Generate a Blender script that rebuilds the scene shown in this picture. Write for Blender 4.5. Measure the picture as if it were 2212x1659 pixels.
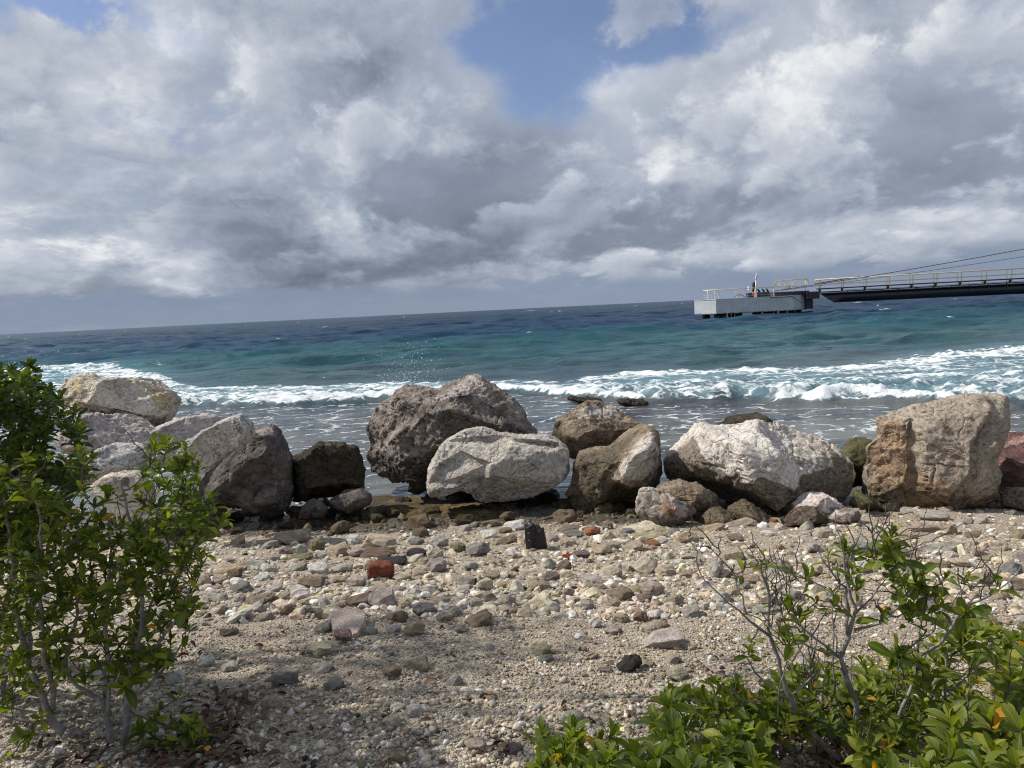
import bpy, bmesh, math, random
import numpy as np
from mathutils import Vector, Matrix

random.seed(7)
RNG = np.random.default_rng(11)
R = math.radians
SC = bpy.context.scene
COL = SC.collection
for o in list(bpy.data.objects):
    bpy.data.objects.remove(o)

# ------------------------------------------------------------------ camera
# photograph coordinates used below: a 2212 x 1659 view of it
VW, VH, VF = 2212.0, 1659.0, 1533.7
CAM = np.array([0.0, 0.0, 2.5])
PITCH, ROLL = R(6.02), R(2.84)
FWD = np.array([0, math.cos(PITCH), -math.sin(PITCH)])
UP0 = np.array([0, math.sin(PITCH), math.cos(PITCH)])
RT0 = np.array([1.0, 0, 0])
RIGHT = math.cos(ROLL) * RT0 - math.sin(ROLL) * UP0
UP = math.sin(ROLL) * RT0 + math.cos(ROLL) * UP0
cd = bpy.data.cameras.new('camera')
cam = bpy.data.objects.new('camera', cd)
COL.objects.link(cam)
m = Matrix.Identity(4)
for i in range(3):
    m[i][0], m[i][1], m[i][2], m[i][3] = RIGHT[i], UP[i], -FWD[i], CAM[i]
cam.matrix_world = m
cd.sensor_width = 36.0
cd.lens = VF / VW * 36.0
cd.clip_start, cd.clip_end = 0.05, 60000
SC.camera = cam

# ------------------------------------------------------------------ light, sky, exposure
SUN_DIR = np.array([-0.68, 0.24, 0.74]); SUN_DIR /= np.linalg.norm(SUN_DIR)
SUN_EL = math.asin(SUN_DIR[2])
SUN_AZ = math.atan2(SUN_DIR[0], SUN_DIR[1])
ld = bpy.data.lights.new('sun', 'SUN')
ld.energy, ld.angle, ld.color = 5.0, R(0.6), (1.0, 0.95, 0.87)
sun = bpy.data.objects.new('sun', ld)
COL.objects.link(sun)
sun.rotation_euler = Vector(-SUN_DIR).to_track_quat('-Z', 'Y').to_euler()
sun.location = (0, 0, 30)
SC.view_settings.view_transform = 'Standard'
SC.view_settings.look = 'None'
SC.view_settings.exposure = 0.0
SC.view_settings.gamma = 1.0
SC.view_settings.use_curve_mapping = False
SC.cycles.use_denoising = True
SC.cycles.filter_width = 1.15
SC.cycles.max_bounces = 4
SC.cycles.diffuse_bounces = 2
SC.cycles.glossy_bounces = 2
SC.cycles.transparent_max_bounces = 6
SC.cycles.sample_clamp_indirect = 4.0


# ------------------------------------------------------------------ node helpers
class NT:
    """short-hand for building node trees"""
    def __init__(self, nt):
        self.nt = nt
        nt.nodes.clear()

    def n(self, typ, ins=None, **props):
        nd = self.nt.nodes.new(typ)
        for k, v in props.items():
            setattr(nd, k, v)
        for k, v in (ins or {}).items():
            s = nd.inputs[k]
            if isinstance(v, bpy.types.NodeSocket):
                self.nt.links.new(v, s)
            else:
                s.default_value = v
        return nd

    def math(self, op, a, b=None, c=None, clamp=False):
        d = {0: a}
        if b is not None:
            d[1] = b
        if c is not None:
            d[2] = c
        nd = self.n('ShaderNodeMath', d, operation=op)
        nd.use_clamp = clamp
        return nd.outputs[0]

    def vmath(self, op, a, b=None, scale=None):
        nd = self.n('ShaderNodeVectorMath', operation=op)
        for i, v in ((0, a), (1, b)):
            if v is None:
                continue
            if isinstance(v, bpy.types.NodeSocket):
                self.nt.links.new(v, nd.inputs[i])
            else:
                nd.inputs[i].default_value = v
        if scale is not None:
            if isinstance(scale, bpy.types.NodeSocket):
                self.nt.links.new(scale, nd.inputs['Scale'])
            else:
                nd.inputs['Scale'].default_value = scale
        return nd.outputs[0] if op not in ('LENGTH', 'DISTANCE', 'DOT_PRODUCT') else nd.outputs['Value']

    def noise(self, vec, scale=5.0, detail=4.0, rough=0.55, dist=0.0, out='Fac'):
        nd = self.n('ShaderNodeTexNoise', {'Scale': scale, 'Detail': detail, 'Roughness': rough, 'Distortion': dist})
        if vec is not None:
            self.nt.links.new(vec, nd.inputs['Vector'])
        return nd.outputs[0 if out == 'Fac' else 1]

    def voro(self, vec, scale=5.0, feature='F1', rnd=1.0, out='Distance'):
        nd = self.n('ShaderNodeTexVoronoi', feature=feature)
        nd.inputs['Scale'].default_value = scale
        nd.inputs['Randomness'].default_value = rnd
        if vec is not None:
            self.nt.links.new(vec, nd.inputs['Vector'])
        return nd.outputs[out]

    def step(self, v, lo, hi, a=0.0, b=1.0):
        nd = self.n('ShaderNodeMapRange', {0: v, 1: lo, 2: hi, 3: a, 4: b}, interpolation_type='SMOOTHSTEP')
        return nd.outputs[0]

    def lin(self, v, lo, hi, a=0.0, b=1.0):
        nd = self.n('ShaderNodeMapRange', {0: v, 1: lo, 2: hi, 3: a, 4: b})
        return nd.outputs[0]

    def mix(self, f, a, b, blend='MIX'):
        nd = self.n('ShaderNodeMix', data_type='RGBA', blend_type=blend)
        for i, v in ((0, f), (6, a), (7, b)):
            if isinstance(v, bpy.types.NodeSocket):
                self.nt.links.new(v, nd.inputs[i])
            else:
                nd.inputs[i].default_value = v if i == 0 else (*v, 1.0)[:4]
        return nd.outputs[2]

    def ramp(self, v, stops):
        nd = self.n('ShaderNodeValToRGB', {0: v})
        cr = nd.color_ramp
        while len(cr.elements) < len(stops):
            cr.elements.new(0.5)
        for e, (p, c) in zip(cr.elements, stops):
            e.position = p
            e.color = (*c, 1.0)[:4]
        return nd.outputs[0]

    def attr(self, name, kind='GEOMETRY'):
        nd = self.n('ShaderNodeAttribute', attribute_name=name, attribute_type=kind)
        return nd

    def bump(self, h, strength=0.5, distance=0.02, normal=None):
        d = {'Strength': strength, 'Distance': distance, 'Height': h}
        if normal is not None:
            d['Normal'] = normal
        return self.n('ShaderNodeBump', d).outputs[0]


def new_mat(name):
    mt = bpy.data.materials.new(name)
    mt.use_nodes = True
    t = NT(mt.node_tree)
    out = t.n('ShaderNodeOutputMaterial')
    b = t.n('ShaderNodeBsdfPrincipled')
    t.nt.links.new(b.outputs[0], out.inputs[0])
    t.out, t.b = out, b
    return mt, t


def setin(t, node, **kw):
    for k, v in kw.items():
        s = node.inputs[k.replace('_', ' ')]
        if isinstance(v, bpy.types.NodeSocket):
            t.nt.links.new(v, s)
        else:
            s.default_value = v if not (isinstance(v, tuple) and len(v) == 3 and s.type == 'RGBA') else (*v, 1)


def plain_mat(name, col, rough=0.7, metal=0.0, var=0.25, scale=6.0, dirt=None, bump=0.15):
    mt, t = new_mat(name)
    co = t.n('ShaderNodeTexCoord').outputs['Object']
    n = t.noise(co, scale, 6, 0.6)
    c = t.mix(t.step(n, 0.35, 0.7), tuple(x * (1 - var) for x in col), tuple(min(1, x * (1 + var)) for x in col))
    if dirt:
        c = t.mix(t.step(t.noise(co, scale * 0.35, 7, 0.65), 0.52, 0.66), c, dirt)
    setin(t, t.b, Base_Color=c, Roughness=rough, Metallic=metal)
    if bump:
        setin(t, t.b, Normal=t.bump(t.noise(co, scale * 6, 5, 0.6), bump, 0.01))
    return mt


# ------------------------------------------------------------------ pixel <-> world
def ray(x, y):
    d = RIGHT * ((x - VW / 2) / VF) - UP * ((y - VH / 2) / VF) + FWD
    return d / d[1]


def at_depth(x, y, D):
    return CAM + ray(x, y) * D


def to_px(P):
    """world points (n,3) -> photograph coordinates and depth"""
    P = np.atleast_2d(P) - CAM
    d = P @ FWD
    return np.stack([VW / 2 + VF * (P @ RIGHT) / d, VH / 2 - VF * (P @ UP) / d, d], 1)


# ------------------------------------------------------------------ world: sky with broken cloud
def dir_px(x, y):
    d = ray(x, y)
    d = d / np.linalg.norm(d)
    return math.atan2(d[0], d[1]), math.asin(d[2])


def build_world():
    w = bpy.data.worlds.new('World')
    SC.world = w
    w.use_nodes = True
    w.cycles.sampling_method = 'MANUAL'
    w.cycles.sample_map_resolution = 256
    t = NT(w.node_tree)
    out = t.n('ShaderNodeOutputWorld')
    bg = t.n('ShaderNodeBackground', {'Strength': 0.1})
    t.nt.links.new(bg.outputs[0], out.inputs[0])
    sky = t.n('ShaderNodeTexSky', sky_type='NISHITA')
    sky.sun_disc = False
    sky.sun_elevation = SUN_EL
    sky.sun_rotation = SUN_AZ
    sky.altitude = 0
    sky.air_density = 1.0
    sky.dust_density = 0.6
    sky.ozone_density = 2.0
    d = t.n('ShaderNodeTexCoord').outputs['Generated']
    sp = t.n('ShaderNodeSeparateXYZ', {0: d})
    x, y, z = sp.outputs
    el = t.math('ARCSINE', t.math('MAXIMUM', z, -0.02))
    az = t.math('ARCTAN2', x, y)
    vz = t.math('MULTIPLY', t.math('LOGARITHM', t.math('ADD', el, 0.15), math.e), 0.52)
    co = t.n('ShaderNodeCombineXYZ', {0: x, 1: y, 2: vz}).outputs[0]
    # domain warp
    wn = t.noise(co, 2.4, 3, 0.5, out='Color')
    wv = t.vmath('SUBTRACT', wn, (0.5, 0.5, 0.5))
    wn2 = t.noise(co, 8.0, 5, 0.62, out='Color')
    wv2 = t.vmath('SUBTRACT', wn2, (0.5, 0.5, 0.5))
    cow = t.vmath('ADD', co, t.vmath('ADD', t.vmath('SCALE', wv, scale=0.13), t.vmath('SCALE', wv2, scale=0.035)))
    # warped (azimuth, elevation) for the large cloud banks
    ae = t.n('ShaderNodeCombineXYZ', {0: az, 1: el, 2: 0.0}).outputs[0]
    aew = t.vmath('ADD', ae, t.vmath('ADD', t.vmath('SCALE', wv, scale=0.16), t.vmath('SCALE', wv2, scale=0.13)))
    aew = t.vmath('MULTIPLY', aew, (1, 1, 0))

    def blobs(lst):
        tot = None
        for (px, py, rx, ry, amt) in lst:
            a, e = dir_px(px, py)
            q = t.vmath('MULTIPLY', t.vmath('SUBTRACT', aew, (a, e, 0)), (VF / rx, VF / ry, 0))
            r2 = t.vmath('DOT_PRODUCT', q, q)
            g = t.math('MULTIPLY', t.math('EXPONENT', t.math('MULTIPLY', r2, -1.0)), amt)
            tot = g if tot is None else t.math('ADD', tot, g)
        return tot

    cover_b = blobs(CLOUD_GAPS)
    light_b = blobs(CLOUD_LIGHT)

    def layer(scale, off, lo, hi, relief, depth, base, det=9, rough=0.61):
        """one deck of cloud: ragged edge, lit from the upper left, darker where it is thick"""
        p = t.vmath('ADD', cow, off)
        d = t.noise(p, scale, det, rough)
        dl = t.noise(t.vmath('ADD', p, (-0.10 / scale, 0.0, 0.16 / scale)), scale, det, rough)
        dc = t.math('ADD', d, t.math('MULTIPLY', cover_b, 0.22))
        al = t.step(dc, lo, hi)
        lum = t.math('ADD', t.math('MULTIPLY', t.math('SUBTRACT', d, dl), relief), base)
        lum = t.math('SUBTRACT', lum, t.math('MULTIPLY', t.step(dc, lo + 0.02, lo + 0.26), depth))
        return al, lum

    aA, lA = layer(1.9, (3.1, 1.7, 0.4), 0.37, 0.52, 1.5, 0.20, 0.60, 8, 0.56)
    aB, lB = layer(3.3, (0.0, 0.0, 0.0), 0.47, 0.57, 2.3, 0.32, 0.68)
    aC, lC = layer(5.6, (7.3, 2.2, 5.1), 0.505, 0.59, 2.3, 0.28, 0.69)
    lum = t.math('ADD', t.math('MULTIPLY', t.math('SUBTRACT', lB, lA), aB), lA)
    aCs = t.math('MULTIPLY', aC, 0.62)
    lum = t.math('ADD', t.math('MULTIPLY', t.math('SUBTRACT', lC, lum), aCs), lum)
    lum = t.math('ADD', lum, light_b)
    inv = t.math('MULTIPLY', t.math('SUBTRACT', 1.0, t.math('MULTIPLY', aA, 0.93)), t.math('MULTIPLY', t.math('SUBTRACT', 1.0, aB), t.math('SUBTRACT', 1.0, aCs)))
    alpha = t.math('SUBTRACT', 1.0, t.math('MULTIPLY', inv, 0.9))
    fine = aC
    k = 10.0
    cloud = t.ramp(lum, [(0.0, (0.155, 0.180, 0.235)), (0.25, (0.22, 0.255, 0.325)), (0.5, (0.35, 0.40, 0.49)),
                         (0.75, (0.54, 0.58, 0.655)), (1.0, (0.84, 0.86, 0.88))])
    cloud = t.vmath('MULTIPLY', cloud, (k, k, k))
    # clear sky: the Nishita sky
    clear = t.vmath('MULTIPLY', sky.outputs[0], (0.95, 0.93, 1.05))
    mixc = t.mix(alpha, clear, cloud)
    # far band low over the sea: distant even cloud deck
    far = t.step(t.math('ADD', el, t.math('MULTIPLY', t.math('SUBTRACT', fine, 0.5), 0.012)), 0.052, 0.030)
    mixc = t.mix(t.math('MULTIPLY', far, 0.88), mixc, (0.240 * k, 0.298 * k, 0.41 * k))
    t.nt.links.new(mixc, bg.inputs[0])


CLOUD_GAPS = [(1140, 165, 200, 110, -0.95), (1030, 85, 140, 45, -0.5), (1500, 60, 170, 45, -0.55), (150, 0, 120, 32, -0.6),
              (330, 90, 60, 40, -0.3), (1600, 600, 300, 30, 0.3), (600, 560, 500, 130, 0.35), (1700, 420, 420, 150, 0.3),
              (200, 300, 220, 160, 0.25), (1750, 150, 260, 160, 0.25), (700, 150, 260, 160, 0.3), (1290, 170, 80, 70, 0.35)]
CLOUD_LIGHT = [(150, 270, 150, 130, 0.20), (390, 95, 60, 50, 0.22), (350, 270, 45, 40, 0.15), (700, 490, 95, 45, 0.40),
               (300, 585, 140, 34, 0.26), (80, 540, 120, 50, 0.18), (430, 100, 170, 90, 0.10), (1300, 150, 85, 70, 0.34),
               (1700, 190, 110, 170, 0.30), (2000, 90, 220, 110, 0.12), (1370, 400, 110, 70, 0.26), (1190, 510, 45, 40, 0.26),
               (1020, 590, 110, 18, 0.16), (560, 460, 160, 60, -0.10), (560, 545, 240, 80, -0.32), (960, 545, 200, 75, -0.40), (760, 590, 260, 30, -0.12),
               (30, 130, 80, 90, -0.20), (240, 345, 150, 40, -0.16), (1620, 455, 300, 50, -0.26), (1050, 420, 140, 80, -0.10),
               (860, 90, 150, 70, -0.08), (1980, 330, 260, 90, -0.10), (400, 640, 500, 24, -0.14), (1300, 560, 200, 40, -0.10),
               (620, 350, 160, 60, 0.06), (1900, 430, 160, 40, 0.10), (820, 220, 160, 80, 0.08)]
build_world()


# ------------------------------------------------------------------ numpy noise
_perm = np.random.default_rng(3).permutation(256)
_perm = np.concatenate([_perm, _perm, _perm])
_grad = np.random.default_rng(4).normal(size=(256, 3))
_grad /= np.linalg.norm(_grad, axis=1)[:, None]
_rnd3 = np.random.default_rng(5).random((256, 3))


def _hash(i):
    i = i & 255
    return _perm[_perm[_perm[i[..., 0]] + i[..., 1]] + i[..., 2]]


def perlin(p):
    p = np.asarray(p, float)
    i = np.floor(p).astype(int)
    f = p - i
    u = f * f * f * (f * (f * 6 - 15) + 10)
    res = 0
    for dx in (0, 1):
        for dy in (0, 1):
            for dz in (0, 1):
                o = np.array([dx, dy, dz])
                g = _grad[_hash(i + o)]
                d = ((f - o) * g).sum(-1)
                wgt = (u[..., 0] if dx else 1 - u[..., 0]) * (u[..., 1] if dy else 1 - u[..., 1]) * (u[..., 2] if dz else 1 - u[..., 2])
                res = res + d * wgt
    return res * 1.5


def fbm(p, octv=5, gain=0.5, lac=2.03):
    a, s, t = 1.0, 0.0, 0.0
    p = np.asarray(p, float)
    for k in range(octv):
        s = s + a * perlin(p + 17.3 * k)
        t += a
        a *= gain
        p = p * lac
    return s / t


def ridged(p, octv=4, gain=0.5):
    a, s, t = 1.0, 0.0, 0.0
    p = np.asarray(p, float)
    for k in range(octv):
        s = s + a * (1 - np.abs(perlin(p + 9.1 * k)) * 1.6)
        t += a
        a *= gain
        p = p * 2.07
    return s / t


def worley(p):
    p = np.asarray(p, float)
    i = np.floor(p).astype(int)
    f = p - i
    F1 = np.full(p.shape[:-1], 9.0)
    F2 = np.full(p.shape[:-1], 9.0)
    for dx in (-1, 0, 1):
        for dy in (-1, 0, 1):
            for dz in (-1, 0, 1):
                o = np.array([dx, dy, dz])
                q = o + _rnd3[_hash(i + o)] - f
                d = np.sqrt((q * q).sum(-1))
                F2 = np.minimum(F2, np.maximum(F1, d))
                F1 = np.minimum(F1, d)
    return F1, F2


def sstep(a, b, x):
    t = np.clip((x - a) / (b - a), 0, 1)
    return t * t * (3 - 2 * t)


# ------------------------------------------------------------------ mesh helpers
def mesh_np(name, V, Fc, smooth=True, attrs=None, colors=None):
    """V (n,3), Fc (m,k) -> mesh with optional point float attributes and a point colour"""
    V = np.asarray(V, np.float32)
    Fc = np.asarray(Fc, np.int32)
    me = bpy.data.meshes.new(name)
    nf, k = Fc.shape
    me.vertices.add(len(V))
    me.vertices.foreach_set('co', V.ravel())
    me.loops.add(nf * k)
    me.loops.foreach_set('vertex_index', Fc.ravel())
    me.polygons.add(nf)
    me.polygons.foreach_set('loop_start', np.arange(0, nf * k, k, dtype=np.int32))
    me.polygons.foreach_set('loop_total', np.full(nf, k, np.int32))
    me.polygons.foreach_set('use_smooth', np.full(nf, smooth))
    me.update(calc_edges=True)
    for an, av in (attrs or {}).items():
        a = me.attributes.new(an, 'FLOAT', 'POINT')
        a.data.foreach_set('value', np.asarray(av, np.float32))
    if colors is not None:
        a = me.attributes.new('tint', 'FLOAT_COLOR', 'POINT')
        c = np.ones((len(V), 4), np.float32)
        c[:, :3] = colors
        a.data.foreach_set('color', c.ravel())
    me.validate()
    return me


def link(name, me, mat=None, parent=None, loc=None):
    o = bpy.data.objects.new(name, me)
    COL.objects.link(o)
    if mat is not None and me is not None and len(me.materials) == 0:
        me.materials.append(mat)
    if parent is not None:
        o.parent = parent
    if loc is not None:
        o.location = loc
    return o


def tag(o, label=None, cat=None, group=None, kind=None):
    if label:
        o['label'] = label
    if cat:
        o['category'] = cat
    if group:
        o['group'] = group
    if kind:
        o['kind'] = kind
    return o


def empty(name, loc=(0, 0, 0)):
    o = bpy.data.objects.new(name, None)
    COL.objects.link(o)
    o.location = loc
    o.empty_display_size = 0.2
    return o


_ico = {}


def ico(sub):
    if sub not in _ico:
        bm = bmesh.new()
        bmesh.ops.create_icosphere(bm, subdivisions=sub, radius=1.0)
        bm.verts.ensure_lookup_table()
        V = np.array([v.co[:] for v in bm.verts])
        Fc = np.array([[v.index for v in f.verts] for f in bm.faces])
        bm.free()
        V /= np.linalg.norm(V, axis=1)[:, None]
        _ico[sub] = (V, Fc)
    return _ico[sub]


class MB:
    """collects boxes, tubes and prisms into one mesh (quads and triangles)"""
    def __init__(self):
        self.v, self.f = [], []

    def add(self, V, Fc):
        b = len(self.v)
        self.v += [tuple(map(float, q)) for q in V]
        self.f += [tuple(int(i) + b for i in q) for q in Fc]
        return self

    def box(self, c, s, rz=0.0):
        c, s = np.array(c, float), np.array(s, float) / 2
        V = np.array([[x, y, z] for x in (-1, 1) for y in (-1, 1) for z in (-1, 1)]) * s
        ca, sa = math.cos(rz), math.sin(rz)
        V = V @ np.array([[ca, sa, 0], [-sa, ca, 0], [0, 0, 1]]) + c
        return self.add(V, [(0, 1, 3, 2), (4, 6, 7, 5), (0, 4, 5, 1), (2, 3, 7, 6), (0, 2, 6, 4), (1, 5, 7, 3)])

    def tube(self, pts, rad, sides=8, cap=True):
        pts = np.array(pts, float)
        rad = np.broadcast_to(np.array(rad, float), (len(pts),))
        tang = np.gradient(pts, axis=0)
        tang /= np.linalg.norm(tang, axis=1)[:, None] + 1e-12
        ref = np.array([0, 0, 1.0]) if abs(tang[0][2]) < 0.9 else np.array([1.0, 0, 0])
        n = np.cross(tang[0], ref); n /= np.linalg.norm(n)
        V, Fc = [], []
        for k in range(len(pts)):
            n = n - tang[k] * (n @ tang[k]); n /= np.linalg.norm(n) + 1e-12
            b = np.cross(tang[k], n)
            for j in range(sides):
                a = 2 * math.pi * j / sides
                V.append(pts[k] + rad[k] * (math.cos(a) * n + math.sin(a) * b))
        for k in range(len(pts) - 1):
            for j in range(sides):
                j2 = (j + 1) % sides
                Fc.append((k * sides + j, k * sides + j2, (k + 1) * sides + j2, (k + 1) * sides + j))
        if cap:
            Fc.append(tuple(range(sides - 1, -1, -1)))
            Fc.append(tuple((len(pts) - 1) * sides + j for j in range(sides)))
        return self.add(V, Fc)

    def prism(self, poly, z0, z1):
        n = len(poly)
        V = [(x, y, z0) for x, y in poly] + [(x, y, z1) for x, y in poly]
        Fc = [tuple(range(n - 1, -1, -1)), tuple(range(n, 2 * n))]
        Fc += [(i, (i + 1) % n, n + (i + 1) % n, n + i) for i in range(n)]
        return self.add(V, Fc)

    def build(self, name, mat, parent=None, smooth=False, bevel=0.0):
        me = bpy.data.meshes.new(name)
        me.from_pydata(self.v, [], self.f)
        me.update()
        if bevel:
            bm = bmesh.new(); bm.from_mesh(me)
            bmesh.ops.recalc_face_normals(bm, faces=bm.faces)
            bmesh.ops.bevel(bm, geom=bm.edges[:], offset=bevel, segments=2, affect='EDGES', profile=0.5)
            bm.to_mesh(me); bm.free()
        else:
            bm = bmesh.new(); bm.from_mesh(me)
            bmesh.ops.recalc_face_normals(bm, faces=bm.faces)
            bm.to_mesh(me); bm.free()
        if smooth:
            for p in me.polygons:
                p.use_smooth = True
        return link(name, me, mat, parent)


def zc(x0, y0, s):
    """coordinates read off an enlarged crop -> photograph coordinates"""
    return lambda pts: [((x0 + X / s) / 1.8517, (y0 + Y / s) / 1.8517) for X, Y in pts]


Z1, Z2, Z3 = zc(0, 1350, 1.8433), zc(800, 1450, 1.8433), zc(1400, 1450, 1.58)
Z4, Z5 = zc(2400, 1450, 2.212), zc(3100, 1450, 2.212)
ZA, ZB, ZC = zc(800, 2000, 2.011), zc(1800, 2000, 2.011), zc(2700, 2000, 1.5845)
ZD, ZE = zc(800, 2500, 1.58), zc(2000, 2500, 2.011)
ZL, ZR = zc(0, 2100, 1.707), zc(2900, 2300, 1.85)
ZP, ZQ = zc(2700, 950, 2.765), zc(3200, 900, 2.469)

# ------------------------------------------------------------------ ground height
_gy = [-40, -3, 0, 2, 4, 6, 7.5, 8.6, 9.6, 11, 14, 30, 60]
_gh = [1.6, 1.1, 1.0, 0.92, 0.72, 0.45, 0.24, 0.12, -0.02, -0.3, -0.6, -1.0, -4]


def gz(x, y):
    x, y = np.asarray(x, float), np.asarray(y, float)
    q = y + 0.05 * np.clip(x, 0, 6) - 0.02 * np.clip(-x, 0, 6)
    z = np.interp(q, _gy, _gh)
    z = (z + np.interp(q + 0.35, _gy, _gh) + np.interp(q - 0.35, _gy, _gh)) / 3
    P = np.stack([x * 0.9, y * 0.9, np.zeros_like(x + y)], -1)
    return z + 0.035 * fbm(P, 3) + 0.012 * fbm(P * 4.1 + 5, 2)


_tx, _ty = np.arange(-400, 2640, 16.0), np.arange(1040, 2100, 8.0)


def _depth_table():
    X, Y = np.meshgrid(_tx, _ty, indexing='ij')
    d = RIGHT * ((X - VW / 2) / VF)[..., None] - UP * ((Y - VH / 2) / VF)[..., None] + FWD
    d = d / d[..., 1:2]
    lo, hi = np.full(X.shape, 0.6), np.full(X.shape, 14.0)
    for _ in range(16):
        m_ = (lo + hi) / 2
        P = CAM + d * m_[..., None]
        up = P[..., 2] > gz(P[..., 0], P[..., 1])
        lo, hi = np.where(up, m_, lo), np.where(up, hi, m_)
    return (lo + hi) / 2


_TD = _depth_table()


def ground_depth(x, y):
    """distance at which the sight line through a pixel meets the ground"""
    fx = np.clip((np.asarray(x, float) - _tx[0]) / 16, 0, len(_tx) - 1.001)
    fy = np.clip((np.asarray(y, float) - _ty[0]) / 8, 0, len(_ty) - 1.001)
    ix, iy = fx.astype(int), fy.astype(int)
    ax, ay = fx - ix, fy - iy
    return (_TD[ix, iy] * (1 - ax) + _TD[ix + 1, iy] * ax) * (1 - ay) + (_TD[ix, iy + 1] * (1 - ax) + _TD[ix + 1, iy + 1] * ax) * ay


def on_ground(x, y):
    return at_depth(x, y, float(ground_depth(x, y)))


def on_sea(x, y):
    d = ray(x, y)
    return CAM + d * (-CAM[2] / d[2])
# ================================================================== GROUND
def graded(lo, hi, a, b, fine, grow=1.18):
    """coordinates: even steps between a and b, growing outwards to lo and hi"""
    mid = list(np.arange(a, b + fine / 2, fine))
    st, q, left = fine, a, []
    while q > lo:
        st *= grow; q -= st; left.append(max(q, lo))
    st, q, right = fine, b, []
    while q < hi:
        st *= grow; q += st; right.append(min(q, hi))
    return np.array(left[::-1] + mid + right)


def grid_faces(nx, ny):
    i = np.arange(nx - 1)[:, None] * ny + np.arange(ny - 1)[None, :]
    i = i.ravel()
    return np.stack([i, i + ny, i + ny + 1, i + 1], 1)


def ground_material():
    mt, t = new_mat('beach_gravel')
    co = t.n('ShaderNodeTexCoord').outputs['Object']
    big = t.noise(co, 0.9, 5, 0.6)
    mid = t.noise(co, 9, 6, 0.65)
    v = t.n('ShaderNodeTexVoronoi', {'Scale': 95.0}, feature='F1')
    t.nt.links.new(co, v.inputs['Vector'])
    cell = v.outputs['Color']
    sp = t.n('ShaderNodeSeparateColor', {0: cell}).outputs[0]
    v2 = t.n('ShaderNodeTexVoronoi', {'Scale': 210.0}, feature='F1')
    t.nt.links.new(co, v2.inputs['Vector'])
    sp2 = t.n('ShaderNodeSeparateColor', {0: v2.outputs['Color']}).outputs[0]
    pal = [(0.0, (0.09, 0.07, 0.05)), (0.12, (0.22, 0.175, 0.125)), (0.4, (0.36, 0.295, 0.215)), (0.75, (0.48, 0.41, 0.31)), (1.0, (0.64, 0.58, 0.47))]
    c1 = t.ramp(sp, pal)
    c2 = t.ramp(sp2, pal)
    c = t.mix(t.step(mid, 0.45, 0.6), c1, c2)
    c = t.mix(t.step(big, 0.42, 0.66, 0.0, 0.35), c, (0.22, 0.17, 0.13))
    # the strip by the water is wet and silty
    wet = t.attr('wet').outputs['Fac']
    wetn = t.step(t.math('ADD', wet, t.math('MULTIPLY', t.math('SUBTRACT', mid, 0.5), 0.8)), 0.35, 0.65)
    c = t.mix(wetn, c, t.mix(mid, (0.05, 0.04, 0.026), (0.11, 0.09, 0.055)))
    h = t.math('ADD', t.math('MULTIPLY', v.outputs['Distance'], -1.0), t.math('MULTIPLY', v2.outputs['Distance'], -0.6))
    h = t.math('ADD', h, t.math('MULTIPLY', mid, 1.4))
    setin(t, t.b, Base_Color=c, Roughness=t.lin(wetn, 0, 1, 0.95, 0.35), Normal=t.bump(h, 0.8, 0.012))
    return mt


def wetness(x, y):
    q = y + 0.05 * np.clip(x, 0, 6)
    n = perlin(np.stack([x * 0.8, y * 0.8, x * 0], -1))
    edge = np.interp(x, [-6, -3.2, -2.0, 0.3, 1.2, 2.2, 6], [7.6, 7.3, 6.82, 6.88, 7.05, 7.45, 7.55])
    return sstep(-0.25, 0.45, q - edge + 0.4 * n)


gx = graded(-60, 60, -5.5, 5.5, 0.07)
gyv = graded(-40, 60, 1.6, 10.5, 0.07)
GX, GY = np.meshgrid(gx, gyv, indexing='ij')
GZ = gz(GX, GY)
P3 = np.stack([GX * 6, GY * 6, GX * 0], -1)
GZ = GZ + 0.012 * fbm(P3, 3)
gme = mesh_np('beach_ground', np.stack([GX.ravel(), GY.ravel(), GZ.ravel()], 1), grid_faces(len(gx), len(gyv)), attrs={'wet': wetness(GX, GY).ravel()})
ground = tag(link('beach_ground', gme, ground_material()), 'pale coral gravel beach sloping down to the boulders', kind='structure')

# ================================================================== SEA
FRONT = [(-200, 905), (60, 872), (340, 880), (500, 879), (650, 874), (800, 868), (930, 856), (1120, 846), (1250, 860), (1330, 868), (1500, 872), (1650, 873),
         (1800, 870), (1950, 872), (2100, 878), (2212, 882), (2500, 890)]
BACK = [(-200, 830), (60, 795), (200, 790), (340, 812), (420, 842), (560, 838), (700, 838), (850, 830), (980, 832), (1120, 826), (1220, 828), (1310, 815), (1400, 807),
        (1600, 806), (1800, 800), (1900, 790), (1960, 778), (2060, 765), (2212, 752), (2500, 720)]
_fr = np.array([on_sea(*p)[:2] for p in FRONT])
_bk = np.array([on_sea(*p)[:2] for p in BACK])


def y_front(x):
    return np.interp(x, _fr[:, 0], _fr[:, 1])


def y_back(x):
    return np.interp(x, _bk[:, 0], _bk[:, 1])


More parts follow.
